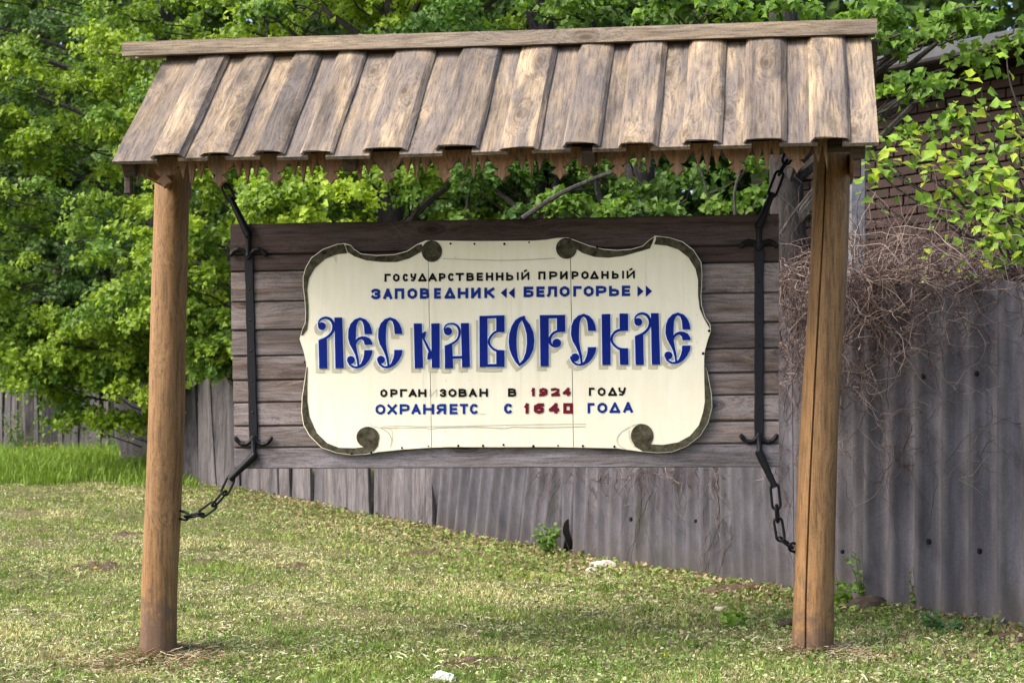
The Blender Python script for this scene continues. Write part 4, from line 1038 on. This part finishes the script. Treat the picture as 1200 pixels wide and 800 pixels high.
# bare grey branches leaning between the trunks
for i, (pts, r_, lab) in enumerate([([(612,256,15),(655,228,15),(700,208,15),(726,196,15),(760,150,15.2)], .022, 'bare grey branch slanting up under the middle of the valance'),
        ([(862,262,12.6),(861,225,12.6),(868,196,12.6),(872,150,12.7)], .012, 'thin bare upright stem left of the right chain'),
        ([(914,275,12.4),(930,250,12.4),(952,222,12.4),(975,190,12.4)], .011, 'bare crooked twig crossing the old trunk upward to the right'),
        ([(908,225,12.35),(925,240,12.35),(942,255,12.35)], .010, 'short bare twig crossing the old trunk downward'),
        ([(818,192,13),(826,215,13),(829,235,13)], .007, 'thin pale twig hanging under the valance right of centre')]):
    q = smooth_pts([tuple(P(*a)) for a in pts], 4); b_ = Vector(q[0]); root_ = MB().tube([Vector(a)-b_ for a in q], list(np.linspace(r_, r_*.5, len(q))), 7).build('bare_branch', M['branch'], None, True)
    root_.location = b_; tag(root_, lab, 'branch')
# far wood beyond everything, reads as one mass
wa = Acc(); n = 90000
x = rng.uniform(-34, 26, n); yy = rng.uniform(44, 52, n); z = ground(x, yy) + rng.uniform(-.5, 18, n)*(.86+.14*np.sin(x*.6)+.08*np.sin(x*2.1))
mv = np.clip(.5+.5*np.sin(x*1.9+np.sin(z*2.3))*np.sin(z*1.7+x), 0, 1)[:, None]
leaves(wa, np.stack([x, yy, z], 1), rng.normal(0, .5, (n, 3)) + np.array([0, -.7, .5]), rng.uniform(.25, .45, n), np.array([(.03, .06, .014)])*(1-mv) + np.array([(.075, .13, .025)])*mv, True)
tag(wa.build('distant_wood', M['leaf']), 'dark green wood closing the view behind all the trees', 'wood', kind='stuff')

# ================================================================== brick building at the right
bp = P(1200, 500, 14.0); bdir = Vector((-math.sin(R(43)), math.cos(R(43)), 0)); bx_ang = math.atan2(-bdir.y, -bdir.x)  # local x runs to the right, towards the viewer
bh = empty('brick_building', (bp.x, bp.y, gz(bp.x, bp.y)), bx_ang)
tag(bh, 'dark red brick building with grey tin eaves behind the maple sapling at right', 'building')
EH = P(1200, 62, 14.0).z - bh.location.z
MB().box((-2.6, .02, -.3), (3.6, 3.5, EH-.02)).build('wall', M['mortar'], bh)
b0m = MB().box((0, 0, 0), (.25, .065, .065), .004); brk = None
zs0 = P(1200, 345, 14.0).z - bh.location.z; rows = 0; cnt = 0
zz = zs0
while zz < EH - .07 and cnt < 290:
    xx = -2.35 + (rows % 2)*.13
    while xx < .95 and cnt < 290:
        if brk is None: brk = b0m.build('brick', M['brick'], bh); o = brk; o.location = (xx, -.012, zz)
        else: inst('brick', brk, bh, (xx, -.012 + random.uniform(-.004, .003), zz + random.uniform(-.001, .001)), (0, 0, 0), (.995 + random.uniform(-.015, .005), 1, 1))
        cnt += 1; xx += .26
    zz += .077; rows += 1
rest = MB(); zz2 = zs0 - .077; r2 = 1
while zz2 > -.2:
    xx = -2.35 + (r2 % 2)*.13
    while xx < 3.3: rest.box((xx, -.012, zz2), (xx+.25, .03, zz2+.065)); xx += .26
    zz2 -= .077; r2 += 1
zq = zs0; r2 = 0
while zq < EH - .07:
    xx = -2.35 + (r2 % 2)*.13
    while xx < 3.3:
        if xx >= .95 or zq >= zz: rest.box((xx, -.012, zq), (xx+.25, .03, zq+.065))
        xx += .26
    zq += .077; r2 += 1
tag(rest.build('brickwork', M['brick'], bh), kind='stuff')
MB().box((-2.8, -.36, EH-.02), (3.8, .5, EH+.03), .004).build('soffit', M['darkroof'], bh)
MB().box((-2.85, -.44, EH-.05), (3.85, -.365, EH+.07), .01).build('gutter', M['tin'], bh)
q = MB().box((-2.9, -.46, 0), (3.9, 3.4, .03), .005).build('roof', M['darkroof'], bh); q.location = (0, 0, EH+.08); q.rotation_euler = (R(16), 0, 0)
q = MB().box((-2.9, -.44, 0), (3.9, -.30, .012)).build('tin_flashing', M['tin'], bh); q.location = (0, 0, EH+.115); q.rotation_euler = (R(16), 0, 0)
# concrete pole
pb = P(1004, 330, 12.0); pz = gz(pb.x, pb.y)
pole = MB().box((-.052, -.052, -.2), (.052, .052, P(1004, 120, 12).z - pz), .012).build('concrete_pole', M['concrete']); pole.location = (pb.x, pb.y, pz)
tag(pole, 'grey square concrete pole between the right post and the brick building', 'pole')

# ================================================================== maple sapling with big lime leaves
sp = empty('ash_maple_sapling', (*P(1235, 400, 10.9)[:2], gz(*P(1235, 400, 10.9)[:2])))
tag(sp, 'young ash maple with large lime green leaves above the fence at the right edge', 'sapling')
def leaf_mesh(shape):
    k_ = len(shape); vs = [(0, 0, 0)] + [(x, y, abs(x)*.28 - y*y*.18) for x, y in shape]; vs.append((0, 1, -.20)); vs.append((0, .5, -.03))
    n_ = len(vs); left = [i+1 for i, (x, y) in enumerate(shape)]
    fs = []
    right = [(0, .0)] ; L1 = [0] + left + [n_-2]
    for i in range(len(L1)-1): fs.append((n_-1, L1[i+1], L1[i]))
    # mirror half
    base = len(vs); 
    mv_ = [(-x, y, abs(x)*.28 - y*y*.18) for x, y in shape]; vs += mv_; R1 = [0] + [base+i for i in range(k_)] + [n_-2]
    for i in range(len(R1)-1): fs.append((n_-1, R1[i], R1[i+1]))
    me = bpy.data.meshes.new('leaf'); me.from_pydata(vs, [], fs); me.update(); return me
lmats = []
for cc in ((.36, .46, .03), (.25, .38, .035), (.15, .27, .03)):
    m_, n_, b_ = newmat('sapling_leaf'); b_.inputs['Roughness'].default_value = .5; b_.inputs['Specular IOR Level'].default_value = .3
    vv, _ = coords(n_); f_ = noise_tex(n_, vv, 4, 3, .6); c_ = mixc(n_, ramp(n_, f_, [(.3, g3(0)), (.7, g3(1))]).outputs[0], tuple(x*.8 for x in cc), cc)
    n_.links.new(c_, b_.inputs['Base Color']); tr_ = node(n_, 'ShaderNodeBsdfTranslucent'); n_.links.new(c_, tr_.inputs[0]); mx_ = node(n_, 'ShaderNodeMixShader', i_0=.4)
    n_.links.new(b_.outputs[0], mx_.inputs[1]); n_.links.new(tr_.outputs[0], mx_.inputs[2]); n_.links.new(mx_.outputs[0], n_.nodes['Material Output'].inputs[0]); lmats.append(m_)
leafs = []
for mt in lmats:
    for shp in ([(.16, .10), (.27, .30), (.20, .52), (.24, .58), (.10, .82)], [(.14, .12), (.30, .34), (.34, .46), (.20, .60), (.09, .84)]):
        me = leaf_mesh(shp); me.materials.append(mt); me.polygons.foreach_set('use_smooth', np.ones(len(me.polygons), bool)); leafs.append(me)
clusters = [(1180,60,10.6,2),(1150,105,10.5,6),(1135,130,10.5,8),(1165,165,10.4,12),(1190,130,10.4,10),(1120,165,10.5,7),(1085,170,10.6,8),(1060,175,10.7,8),(1045,190,10.7,8),(1030,200,10.7,6),(1090,195,10.5,10),(1130,200,10.4,14),(1160,215,10.3,16),(1190,205,10.3,14),(1110,215,10.5,8),(1150,250,10.3,16),(1185,250,10.2,18),(1170,285,10.2,14),(1195,290,10.2,12),(1140,235,10.4,10),(1195,170,10.3,12),(1018,175,10.9,5),(1030,235,10.8,4),(1105,255,10.6,4),(1150,300,10.2,8),(1090,310,10.4,4),(1225,220,10.2,14),(1240,150,10.3,12),(1230,290,10.2,14)]
stems = MB(); lr = np.random.default_rng(5); cnt = 0
sb = Vector(sp.location); SX = Acc()
for (px, py, Z, n_) in clusters:
    c = P(px, py, Z); root_ = sb.lerp(P(1215, 400, 10.8), .9) - sb
    tip = c - sb
    ln = smooth_pts([Vector((0, 0, 1.2+random.uniform(-.3, .5))), (root_+tip)*.5 + Vector((.1, 0, .15)), tip.lerp((root_+tip)*.5, .25)+Vector((0, 0, .03)), tip], 4)
    stems = MB().tube([Vector(a) for a in ln], list(np.linspace(.010, .0028, len(ln))), 5).build('branch', M['branch'], sp, True)
    xt = lr.normal(0, .085, (int(n_*1.0), 3)) + np.array(tip)[None] + np.array([0, .05, -.02]); leaves(SX, xt, lr.normal(0, .4, xt.shape) + np.array([0, -.6, .6]), lr.uniform(.035, .075, len(xt)), np.array([(.16, .28, .03)])*lr.uniform(.6, 1.5, (len(xt), 1)))
    for j in range(n_):
        if cnt >= 300: break
        me = leafs[int(lr.choice(6, p=[.28, .27, .16, .15, .07, .07]) if py < 230 else lr.choice(6, p=[.1, .1, .25, .25, .15, .15]))]
        off = Vector(lr.normal(0, .065, 3)); s_ = lr.uniform(.05, .10)
        o = bpy.data.objects.new('leaf', me); col.objects.link(o); o.parent = sp
        o.location = tip + off; az = math.atan2(off.y, off.x) + lr.normal(0, .8)
        o.rotation_mode = 'ZYX' if False else 'XYZ'; o.matrix_basis = Matrix.Translation(tip + off) @ Matrix.Rotation(R(lr.normal(38, 16)), 4, 'X') @ Matrix.Rotation(R(lr.normal(0, 22)), 4, 'Y') @ Matrix.Rotation(lr.uniform(0, 6.3), 4, 'Z')
        o.scale = (s_, s_, s_); cnt += 1
MB().tube([Vector((0, 0, -.1)), Vector((.02, 0, .8)), Vector((-.04, 0, 1.6)), Vector((-.02, 0, 2.3))], [.028, .024, .018, .012], 8).build('trunk', M['branch'], sp, True)

tag(SX.build('small_foliage', M['leaf'], sp), kind='stuff')
# ================================================================== dry vines over the fence
va = Acc(); vr = np.random.default_rng(9)
def vine(px, py, off, length, r_, col_, down=.6, wild=.35, m_=12):
    p0, d, nn = on_fence_fast(px, py, off); d = np.array(d); nn = np.array(nn); p = np.array(p0); ang = vr.uniform(-1.6, 1.6); pts = [p.copy()]; st = length/m_
    a = vr.uniform(0, 2*np.pi); da = vr.normal(0, .35)
    for j in range(m_):
        a += da + vr.normal(0, wild)
        v = d*math.cos(a)*.75 + np.array([0, 0, 1])*(math.sin(a)*.55 - down) + nn*vr.normal(0, .35)
        p = p + v/max(np.linalg.norm(v), .3)*st; pts.append(p.copy())
    pts = np.array(pts); tubes(va, pts, np.linspace(r_, r_*.5, len(pts)), col_)
_fs = np.arange(0, fd[-1], .02); _fpx = np.array([px_of(*fence_at(q)[:2]) for q in _fs]); _fy = np.array([fence_at(q)[1] for q in _fs]); _fx = np.array([fence_at(q)[0] for q in _fs])
def on_fence_fast(px, py, off):
    i = int(np.argmin(abs(_fpx-px))); j = min(i+4, len(_fs)-1); d = Vector((_fx[j]-_fx[j-4], _fy[j]-_fy[j-4], 0)).normalized(); nn = Vector((d.y, -d.x, 0)); nn = -nn if nn.y > 0 else nn
    return P(px, py, _fy[i]) + nn*off, d, nn
def vcol(pale=.4):
    return (np.array((.28, .215, .185)) if vr.random() < pale*.6 else np.array((.085, .055, .050))) * vr.uniform(.6, 1.25)
for i in range(760):
    px = np.clip(vr.normal(985, 66), 905, 1190); t = vr.random()**2.2; vine(px, 322 + t*140*(1 if px < 1040 else .5), vr.uniform(.03, .16), vr.uniform(.25, .7), vr.uniform(.0013, .0034), vcol(.5), vr.uniform(-.1, .6))
for i in range(300):
    px = vr.uniform(905, 1230); vine(px, 322 + vr.random()*14, vr.uniform(-.06, .14), vr.uniform(.3, .8), vr.uniform(.0012, .003), vcol(.6), vr.uniform(-.25, .3))
for i in range(170):
    px = vr.uniform(915, 1200); vine(px, vr.uniform(380, 560), vr.uniform(.03, .08), vr.uniform(.2, .6), vr.uniform(.001, .0022), vcol(.4), vr.uniform(.1, .7))
for i in range(170):
    px = np.clip(vr.normal(780, 70), 640, 925); vine(px, vr.uniform(535, 560), vr.uniform(.03, .08), vr.uniform(.15, .5), vr.uniform(.0012, .0024), vcol(.25), vr.uniform(.2, .7))
for i in range(40):
    px = vr.choice([658, 700, 770, 850, 858, 925]) + vr.normal(0, 6); vine(px, vr.uniform(535, 600), vr.uniform(.03, .07), vr.uniform(.35, .9), vr.uniform(.0015, .003), vcol(.3), vr.uniform(.7, 1.3), .2)
vo_ = va.build('dry_vines', M['twig']); tag(vo_, 'tangle of dry leafless vines draped over the corrugated fence beside the right post', 'vines', kind='stuff')
va = Acc()
for i in range(190):
    px = vr.uniform(1000, 1230); py = 335; Z = vr.uniform(10.6, 12.5); p = np.array(P(px, py, Z)); a = vr.uniform(.7, 2.4); pts = [p.copy()]
    for j in range(10):
        a += vr.normal(0, .22) + (.12 if a > 1.5 else -.10)*(j > 4); p = p + np.array([math.cos(a), vr.normal(0, .2), math.sin(a)])*vr.uniform(.03, .085); pts.append(p.copy())
    tubes(va, np.array(pts), np.linspace(.004, .0015, len(pts)), vcol(.5))
tag(va.build('dead_brushwood', M['twig']), 'thicket of dead arching twigs behind the fence top under the sapling', 'brushwood', kind='stuff')

# ================================================================== grass, clippings, weeds
ga = Acc(); gr = rng
def lawn_colors(x, y, n):
    q = np.clip(.5 + .55*patch(x, y, 1.4) + gr.normal(0, .2, n), 0, 1)[:, None]; dry = np.clip(.38 + .95*patch(x, y, .75, 2.0) + gr.normal(0, .25, n), 0, 1)[:, None]
    c = np.array([(.14, .21, .045)])*(1-q) + np.array([(.27, .34, .075)])*q
    c = c*(1-dry*.7) + np.array([(.60, .54, .31)])*dry*.8
    return c*gr.uniform(.5, 1.5, (n, 1))
def fence_y(x):
    return np.interp(x, [p.x for p in fp][::-1], [p.y for p in fp][::-1])
def scatter(n, pw=1.6):
    y = 7.6 + (22.5-7.6)*gr.random(n)**pw; x = (gr.random(n)*1.12-.56)*1200/F*y*.98
    k_ = y < fence_y(x) - .02
    return x[k_], y[k_]
x, y = scatter(300000, 1.7)
bare = patch(x, y, 2.1, 4.0) + .7*patch(x, y, 6.0, 1.0) + gr.normal(0, .12, len(x)) > .72
x, y = x[~bare], y[~bare]; n = len(x)
h = gr.uniform(.012, .034, n)*(1+.5*np.clip(patch(x, y, 1.4), -1, 1)); w = gr.uniform(.0025, .005, n)*(1+(y-8)/12)
blades(ga, x, y, h, w, gr.uniform(.3, 1.8, n), lawn_colors(x, y, n))
x, y = scatter(60000, 1.5); k_ = (patch(x, y, 1.1, 5.0) > .3) | (patch(x, y, 5.1, 2.0) > .62) | ((y < 8.6) & (np.abs(x) < .9)); x, y = x[k_], y[k_]; n = len(x)
blades(ga, x, y, gr.uniform(.03, .065, n), gr.uniform(.003, .005, n), gr.uniform(.2, 1.2, n), np.array([(.12, .22, .03)])*gr.uniform(.8, 1.3, (n, 1)))
tc_x, tc_y = scatter(1500, 1.5); nb = 34; x = np.repeat(tc_x, nb) + gr.normal(0, .022, len(tc_x)*nb); y = np.repeat(tc_y, nb) + gr.normal(0, .022, len(tc_x)*nb); n = len(x)
tuft = np.repeat(gr.uniform(.6, 1.3, (len(tc_x), 1)), nb, 0)*np.where(np.repeat(gr.random((len(tc_x), 1)), nb, 0) < .7, np.array([(.13, .22, .035)]), np.array([(.36, .33, .17)]))
blades(ga, x, y, np.repeat(gr.uniform(.025, .06, len(tc_x)), nb)*gr.uniform(.5, 1.1, n), gr.uniform(.003, .005, n), gr.uniform(.3, 1.6, n), tuft*gr.uniform(.7, 1.2, (n, 1)))
tag(ga.build('mown_grass', M['grass']), 'short patchy mown lawn grass round both posts', 'grass', kind='stuff')
# clippings lying flat
ca = Acc(); x, y = scatter(120000, 1.5); k_ = (patch(x, y, 1.8, 1.0) + .5*patch(x, y, 4.5, 3.0) + gr.normal(0, .3, len(x))) > .1; x, y = x[k_], y[k_]; n = len(x)
z = ground(x, y) + gr.uniform(.006, .028, n); a = gr.uniform(0, 2*np.pi, n); ln = gr.uniform(.012, .050, n); w = gr.uniform(.0014, .0032, n)
dx, dy = np.cos(a), np.sin(a); p = np.stack([x, y, z], 1); t = np.stack([dx*ln, dy*ln, gr.normal(0, .25, n)*ln], 1); s_ = np.stack([-dy*w, dx*w, gr.normal(0, .5, n)*w], 1)
v = np.stack([p-s_, p+s_, p+t*.5+s_+np.array([0, 0, .004]), p+t*.5-s_+np.array([0, 0, .004]), p+t], 1).reshape(-1, 3)
f = (np.array([(0, 1, 2), (0, 2, 3), (3, 2, 4)])[None] + (np.arange(n)*5)[:, None, None]).reshape(-1, 3)
q = gr.random((n, 1)); cc = np.where(q < .45, np.array([(.50, .49, .31)]), np.where(q < .8, np.array([(.27, .33, .12)]), np.array([(.19, .12, .06)])))
ca.add(v, f, np.repeat(cc*gr.uniform(.6, 1.2, (n, 1)), 5, 0))
tag(ca.build('grass_clippings', M['straw']), 'pale dry clippings lying over the mown lawn', 'clippings', kind='stuff')
# small broad leaves in the lawn
ba = Acc(); x, y = scatter(95000, 1.6); k_ = (patch(x, y, 2.3, 2.2) + gr.normal(0, .35, len(x)) + .35*(x > .3)) > .30; x, y = x[k_], y[k_]; n = len(x)
leaves(ba, np.stack([x, y, ground(x, y)+gr.uniform(.006, .045, n)], 1), gr.normal(0, .55, (n, 3)) + np.array([0, -.2, 1]), gr.uniform(.007, .022, n), np.where(gr.random((n, 1)) < .72, np.array([(.14, .22, .05)]), np.array([(.34, .32, .17)]))*gr.uniform(.5, 1.35, (n, 1)), True)
# broken leaves and litter along the foot of the fence
n = 14000; ss = gr.uniform(.2, S280, n); fx = np.interp(ss, fd, [p.x for p in fp]); fy = np.interp(ss, fd, [p.y for p in fp]); dd = gr.exponential(.35, n)+.04
x = fx - dd*.85; y = fy - dd*.5
leaves(ba, np.stack([x, y, ground(x, y)+gr.uniform(.005, .05, n)*np.exp(-dd)], 1), gr.normal(0, .6, (n, 3)) + np.array([0, -.3, .8]), gr.uniform(.012, .035, n), np.array([(.22, .15, .085), (.14, .20, .05), (.33, .27, .16), (.20, .27, .06)])[gr.integers(0, 4, n)]*gr.uniform(.6, 1.2, (n, 1)), True)
tag(ba.build('lawn_weeds', M['grass']), 'small broad weed leaves and litter scattered in the lawn and along the fence foot', 'weeds', kind='stuff')
# tall grass at left
ta = Acc(); n = 60000; y = gr.uniform(19.2, 26.5, n)**1; x = gr.uniform(-9.2, -3.2, n); k_ = (y > 19.4 + .25*np.sin(x*2.5) + .15*np.sin(x*7)) & ((y < fence_y(x)-.15) | (x < fp[-1].x)); x, y = x[k_], y[k_]; n = len(x)
q = gr.random((n, 1)); h_ = gr.uniform(.10, .32, n)*(1+.3*np.sin(x*3)*np.sin(y*2.2)); h_ *= np.clip((y-19.0)/1.2, .5, 1)
blades(ta, x, y, h_, gr.uniform(.006, .013, n), gr.uniform(.15, .9, n), (np.array([(.10, .18, .022)])*(1-q) + np.array([(.24, .35, .05)])*q)*gr.uniform(.75, 1.2, (n, 1)))
tag(ta.build('tall_grass', M['grass']), 'tall bright uncut grass with dandelions before the low fence at left', 'grass', kind='stuff')
# dandelions
def dandelion(x, y, h, r_, label, group='dandelions in the grass'):
    z = gz(x, y); root_ = empty('dandelion', (x, y, z)); tag(root_, label, 'dandelion', group)
    MB().tube([Vector((0, 0, 0)), Vector((.01, 0, h*.6)), Vector((.0, -.005, h))], [.0025, .002, .002], 5).build('stem', DS, root_)
    mb = MB(); ring = []
    for k_ in range(14):
        a = 2*math.pi*k_/14; c, s_ = math.cos(a), math.sin(a)
        mb.add([(c*r_*.15, s_*r_*.15, h), ((c*.9-s_*.18)*r_, (s_*.9+c*.18)*r_, h+r_*.25), (c*r_*1.05, s_*r_*1.05, h+r_*.2), ((c*.9+s_*.18)*r_, (s_*.9-c*.18)*r_, h+r_*.25)], [(0, 3, 2, 1)])
        mb.add([(c*r_*.05, s_*r_*.05, h+r_*.15), ((c*.5-s_*.15)*r_, (s_*.5+c*.15)*r_, h+r_*.6), ((c*.5+s_*.15)*r_, (s_*.5-c*.15)*r_, h+r_*.6)], [(0, 2, 1)])
    mb.build('flower_head', M['yellow'], root_)
DS = plain('dandelion_stem', (.14, .22, .05), .6, .2)
def ground_hit(px, py):
    if py < 525: return (px-600)/F*24.5, 24.5
    zs = np.arange(7.5, 30, .01); x = (px-600)/F*zs; zz = CAMZ+(HY-py)/F*zs; g_ = ground(x, zs); i = int(np.argmax(zz <= g_+.0)) if (zz <= g_).any() else None
    # first depth where ray meets the ground
    return float(x[i]), float(zs[i])
x, y = ground_hit(780, 776); dandelion(x, y, .03, .018, 'yellow dandelion in the mown grass near the bottom, left of the right post')
x, y = ground_hit(112, 672); dandelion(x, y, .035, .02, 'yellow dandelion beside bare earth left of the left post')
x, y = ground_hit(118, 674); dandelion(x, y, .03, .016, 'smaller dandelion beside bare earth left of the left post')
TD = [(18, 0), (44, .6), (80, -.2), (110, 1.4), (146, .2), (160, .5), (30, 2.4), (60, 3.4), (25, 4.5), (52, 5.0), (36, 4.8), (66, 5.2)]
for i, (px, dy) in enumerate(TD):
    Z = 20.2 + dy; x = (px-600)/F*Z
    order = sorted(p_[0] for p_ in TD).index(px); dandelion(x, Z, random.uniform(.24, .32), .03, 'yellow dandelion in the tall grass, %s from the left edge of the photo' % ('first second third fourth fifth sixth seventh eighth ninth tenth eleventh twelfth'.split()[order]))
# green weeds at the fence foot, each a rosette or leafy stem
def weed(px, py, h, spread, n_, colr, label, kind='rosette', leafs_=.06, upright=.8):
    x, y = ground_hit(px, py); z = gz(x, y); root_ = empty('leafy_weed', (x, y, z)); tag(root_, label, 'weed')
    wr = np.random.default_rng(int(px*7+py)); a_ = Acc(); m_ = n_
    for st in range(max(3, n_//9)):
        az = wr.uniform(0, 6.28); top_ = np.array([math.cos(az)*spread*wr.uniform(.2, 1), math.sin(az)*spread*.6, h*wr.uniform(.5, 1)])
        ln = np.linspace(0, 1, 6)[:, None]*top_[None]; ln[:, 2] += .02*np.sin(np.linspace(0, 3, 6)); tubes(a_, ln, np.linspace(.004, .0015, 6), np.array(colr)*.7)
        k_ = int(1.8*max(4, n_//max(3, n_//9))); tt = wr.uniform(.25, 1, k_)[:, None]
        pos = tt*top_[None] + wr.normal(0, .012, (k_, 3)); global rng
        leaves(a_, pos, wr.normal(0, .5, (k_, 3)) + np.array([0, -.5, .8]), wr.uniform(.4, 1.1, k_)*leafs_*.62, np.array([colr])*.8*wr.uniform(.7, 1.25, (k_, 1)))
    o = a_.build('foliage', M['leaf'], root_); return root_
weed(643, 652, .26, .15, 60, (.16, .29, .05), 'leafy green weed beside the dark hole in the fence', leafs_=.07)
weed(730, 655, .16, .16, 40, (.10, .17, .05), 'low dark green weed behind the pale stone', leafs_=.05)
weed(985, 712, .20, .10, 40, (.20, .34, .04), 'bright green weed at the fence foot just right of the right post', leafs_=.06)
weed(1014, 712, .28, .10, 28, (.17, .30, .05), 'thin green weed by the dark earth lump at the fence', leafs_=.05)
weed(1075, 720, .24, .08, 22, (.15, .22, .05), 'spindly green weed against the fence right of the earth lump', leafs_=.045)
weed(1110, 742, .10, .16, 40, (.09, .20, .07), 'low bluish green weed at the fence foot near the right edge', leafs_=.06)
weed(852, 735, .09, .16, 50, (.22, .36, .05), 'bright low broad leaved weed in the lawn left of the right post', leafs_=.07)
weed(1160, 748, .12, .12, 26, (.15, .19, .06), 'small weed at the fence foot at the right edge', leafs_=.045)
weed(455, 598, .10, .2, 40, (.11, .18, .05), 'low weeds at the foot of the fence under the left half of the board', leafs_=.05)
weed(400, 592, .22, .16, 40, (.09, .15, .04), 'green weed climbing the grey boards left of the corrugated sheets', leafs_=.06)
weed(28, 508, .8, .5, 150, (.12, .20, .03), 'bushy yellow flowering weed before the low fence at far left', leafs_=.08)
weed(140, 520, .6, .4, 110, (.10, .19, .03), 'bushy green weed before the low fence near the left post', leafs_=.08)
# stones, paper, earth lumps
def lump(name, px, py, size, m, label, cat, seed, sink=.3, flat=1.0):
    x, y = ground_hit(px, py); z = gz(x, y); bm = bmesh.new(); bmesh.ops.create_icosphere(bm, subdivisions=3, radius=1)
    for v in bm.verts:
        q = 1 + .35*noise.noise(v.co*1.3 + Vector((seed, 0, 0))) + .14*noise.noise(v.co*3.5 + Vector((seed, 4, 0)))
        v.co = Vector((v.co.x*size[0]*q, v.co.y*size[1]*q, v.co.z*size[2]*q))
    me = bpy.data.meshes.new(name); bm.to_mesh(me); bm.free(); me.materials.append(M[m]); me.polygons.foreach_set('use_smooth', np.ones(len(me.polygons), bool)); me.set_sharp_from_angle(angle=R(28))
    o = bpy.data.objects.new(name, me); col.objects.link(o); o.location = (x, y, z + size[2]*(1-sink*2)*.8); o.rotation_euler = (0, R(random.uniform(-3, 3)), R(random.uniform(-12, 12))); tag(o, label, cat); return o
lump('pale_stone', 708, 667, (.10, .06, .045), 'stone', 'long pale stone lying at the foot of the corrugated fence', 'stone', 3, .25)
lump('pale_stone', 694, 672, (.05, .05, .03), 'stone', 'small pale stone touching the left end of the long pale stone', 'stone', 6, .3)
lump('pale_stone', 843, 716, (.04, .035, .02), 'stone', 'small flat stone in the lawn left of the bright low weed', 'stone', 12, .3)
o = lump('crumpled_paper', 519, 797, (.052, .04, .028), 'paper', 'crumpled white paper lying in the grass at the bottom edge', 'paper', 9, .2)
lump('earth_lump', 1020, 716, (.11, .08, .06), 'soil', 'dark earth lump against the fence right of the right post', 'earth', 15, .3)
lump('earth_lump', 922, 735, (.06, .05, .035), 'soil', 'small dark clod touching the left side of the right post foot', 'earth', 20, .3)
def earth(name, px, py, rx, ry, hh, label, seed):
    x, y = ground_hit(px, py); z = gz(x, y); er = np.random.default_rng(seed); k_, m_ = 46, 12; vs = [(0, 0, hh + gz(x, y) - z + .004)]; fs = []
    for a_i in range(k_):
        a = 2*math.pi*a_i/k_; edge = 1 + .35*noise.noise(Vector((math.cos(a)*1.8, math.sin(a)*1.8, seed))) + .25*noise.noise(Vector((math.cos(a)*5, math.sin(a)*5, seed)))
        for j in range(1, m_+1):
            t = j/m_; qx, qy = math.cos(a)*rx*t*edge, math.sin(a)*ry*t*edge
            lumpy = .5 + .9*noise.noise(Vector((qx*14, qy*14, seed))) + .8*noise.noise(Vector((qx*38, qy*38, seed)))
            vs.append((qx, qy, gz(x+qx, y+qy) - z + .003*(1-t**3) - .010*(t**8) + hh*(1-t*t)*.6 + .020*lumpy*(1-t**2)))
    for a_i in range(k_):
        b_i = (a_i+1) % k_; fs.append((0, 1+a_i*m_, 1+b_i*m_))
        for j in range(m_-1): fs.append((1+a_i*m_+j, 2+a_i*m_+j, 2+b_i*m_+j, 1+b_i*m_+j))
    o = mesh_obj(name, vs, fs, M['soil2'], None, True); o.location = (x, y, z); tag(o, label, 'earth'); return o
for px, py, rx, ry, hh, lab in ((110, 664, .19, .20, .005, 'patch of bare reddish earth left of the left post'), (236, 659, .14, .16, .006, 'bare dark earth just right of the left post'), (345, 664, .13, .14, .005, 'bare earth patch below the left end of the board'), (495, 650, .24, .2, .005, 'long bare earth patch in the lawn under the sign'),
        (862, 694, .26, .22, .05, 'low dark mound of soil at the fence left of the right post'), (1190, 750, .2, .12, .03, 'dark earth at the fence foot at the right edge'), (560, 776, .3, .09, .004, 'thin strip of bare earth near the bottom edge'), (150, 626, .14, .10, .004, 'small dark bare patch in the lawn left of the left post, nearer the fence')):
    earth('bare_earth', px, py, rx, ry, hh, lab, px)
# hay raked up around the post feet
ha = Acc()
for (u, sg, n_) in ((-1.60, .22, 2600), (1.51, .14, 700)):
    w0 = loc2w((u, 0, 0)); x = w0.x + gr.normal(.03, sg, n_); y = w0.y - .08 + gr.normal(0, sg*.75, n_); rr = np.hypot(x-w0.x, y-w0.y); hh = .05*np.exp(-(rr/.18)**2)
    p = np.stack([x, y, ground(x, y) + hh*gr.uniform(.2, 1, n_) + .008], 1); a = gr.uniform(0, 6.28, n_); ln = gr.uniform(.03, .08, n_)
    t = np.stack([np.cos(a)*ln, np.sin(a)*ln, gr.normal(0, .25, n_)*ln], 1); s_ = np.stack([-np.sin(a)*.0016, np.cos(a)*.0016, 0*a+.001], 1)
    v = np.stack([p-s_, p+s_, p+t+s_, p+t-s_], 1).reshape(-1, 3); f = (np.array([(0, 1, 2), (0, 2, 3)])[None] + (np.arange(n_)*4)[:, None, None]).reshape(-1, 3)
    ha.add(v, f, np.repeat(np.array([(.36, .27, .17), (.22, .14, .09), (.42, .38, .24)])[gr.integers(0, 3, n_)]*gr.uniform(.6, 1.1, (n_, 1)), 4, 0))
tag(ha.build('dry_hay', M['straw']), 'brown dry hay heaped round the foot of both posts', 'hay', kind='stuff')
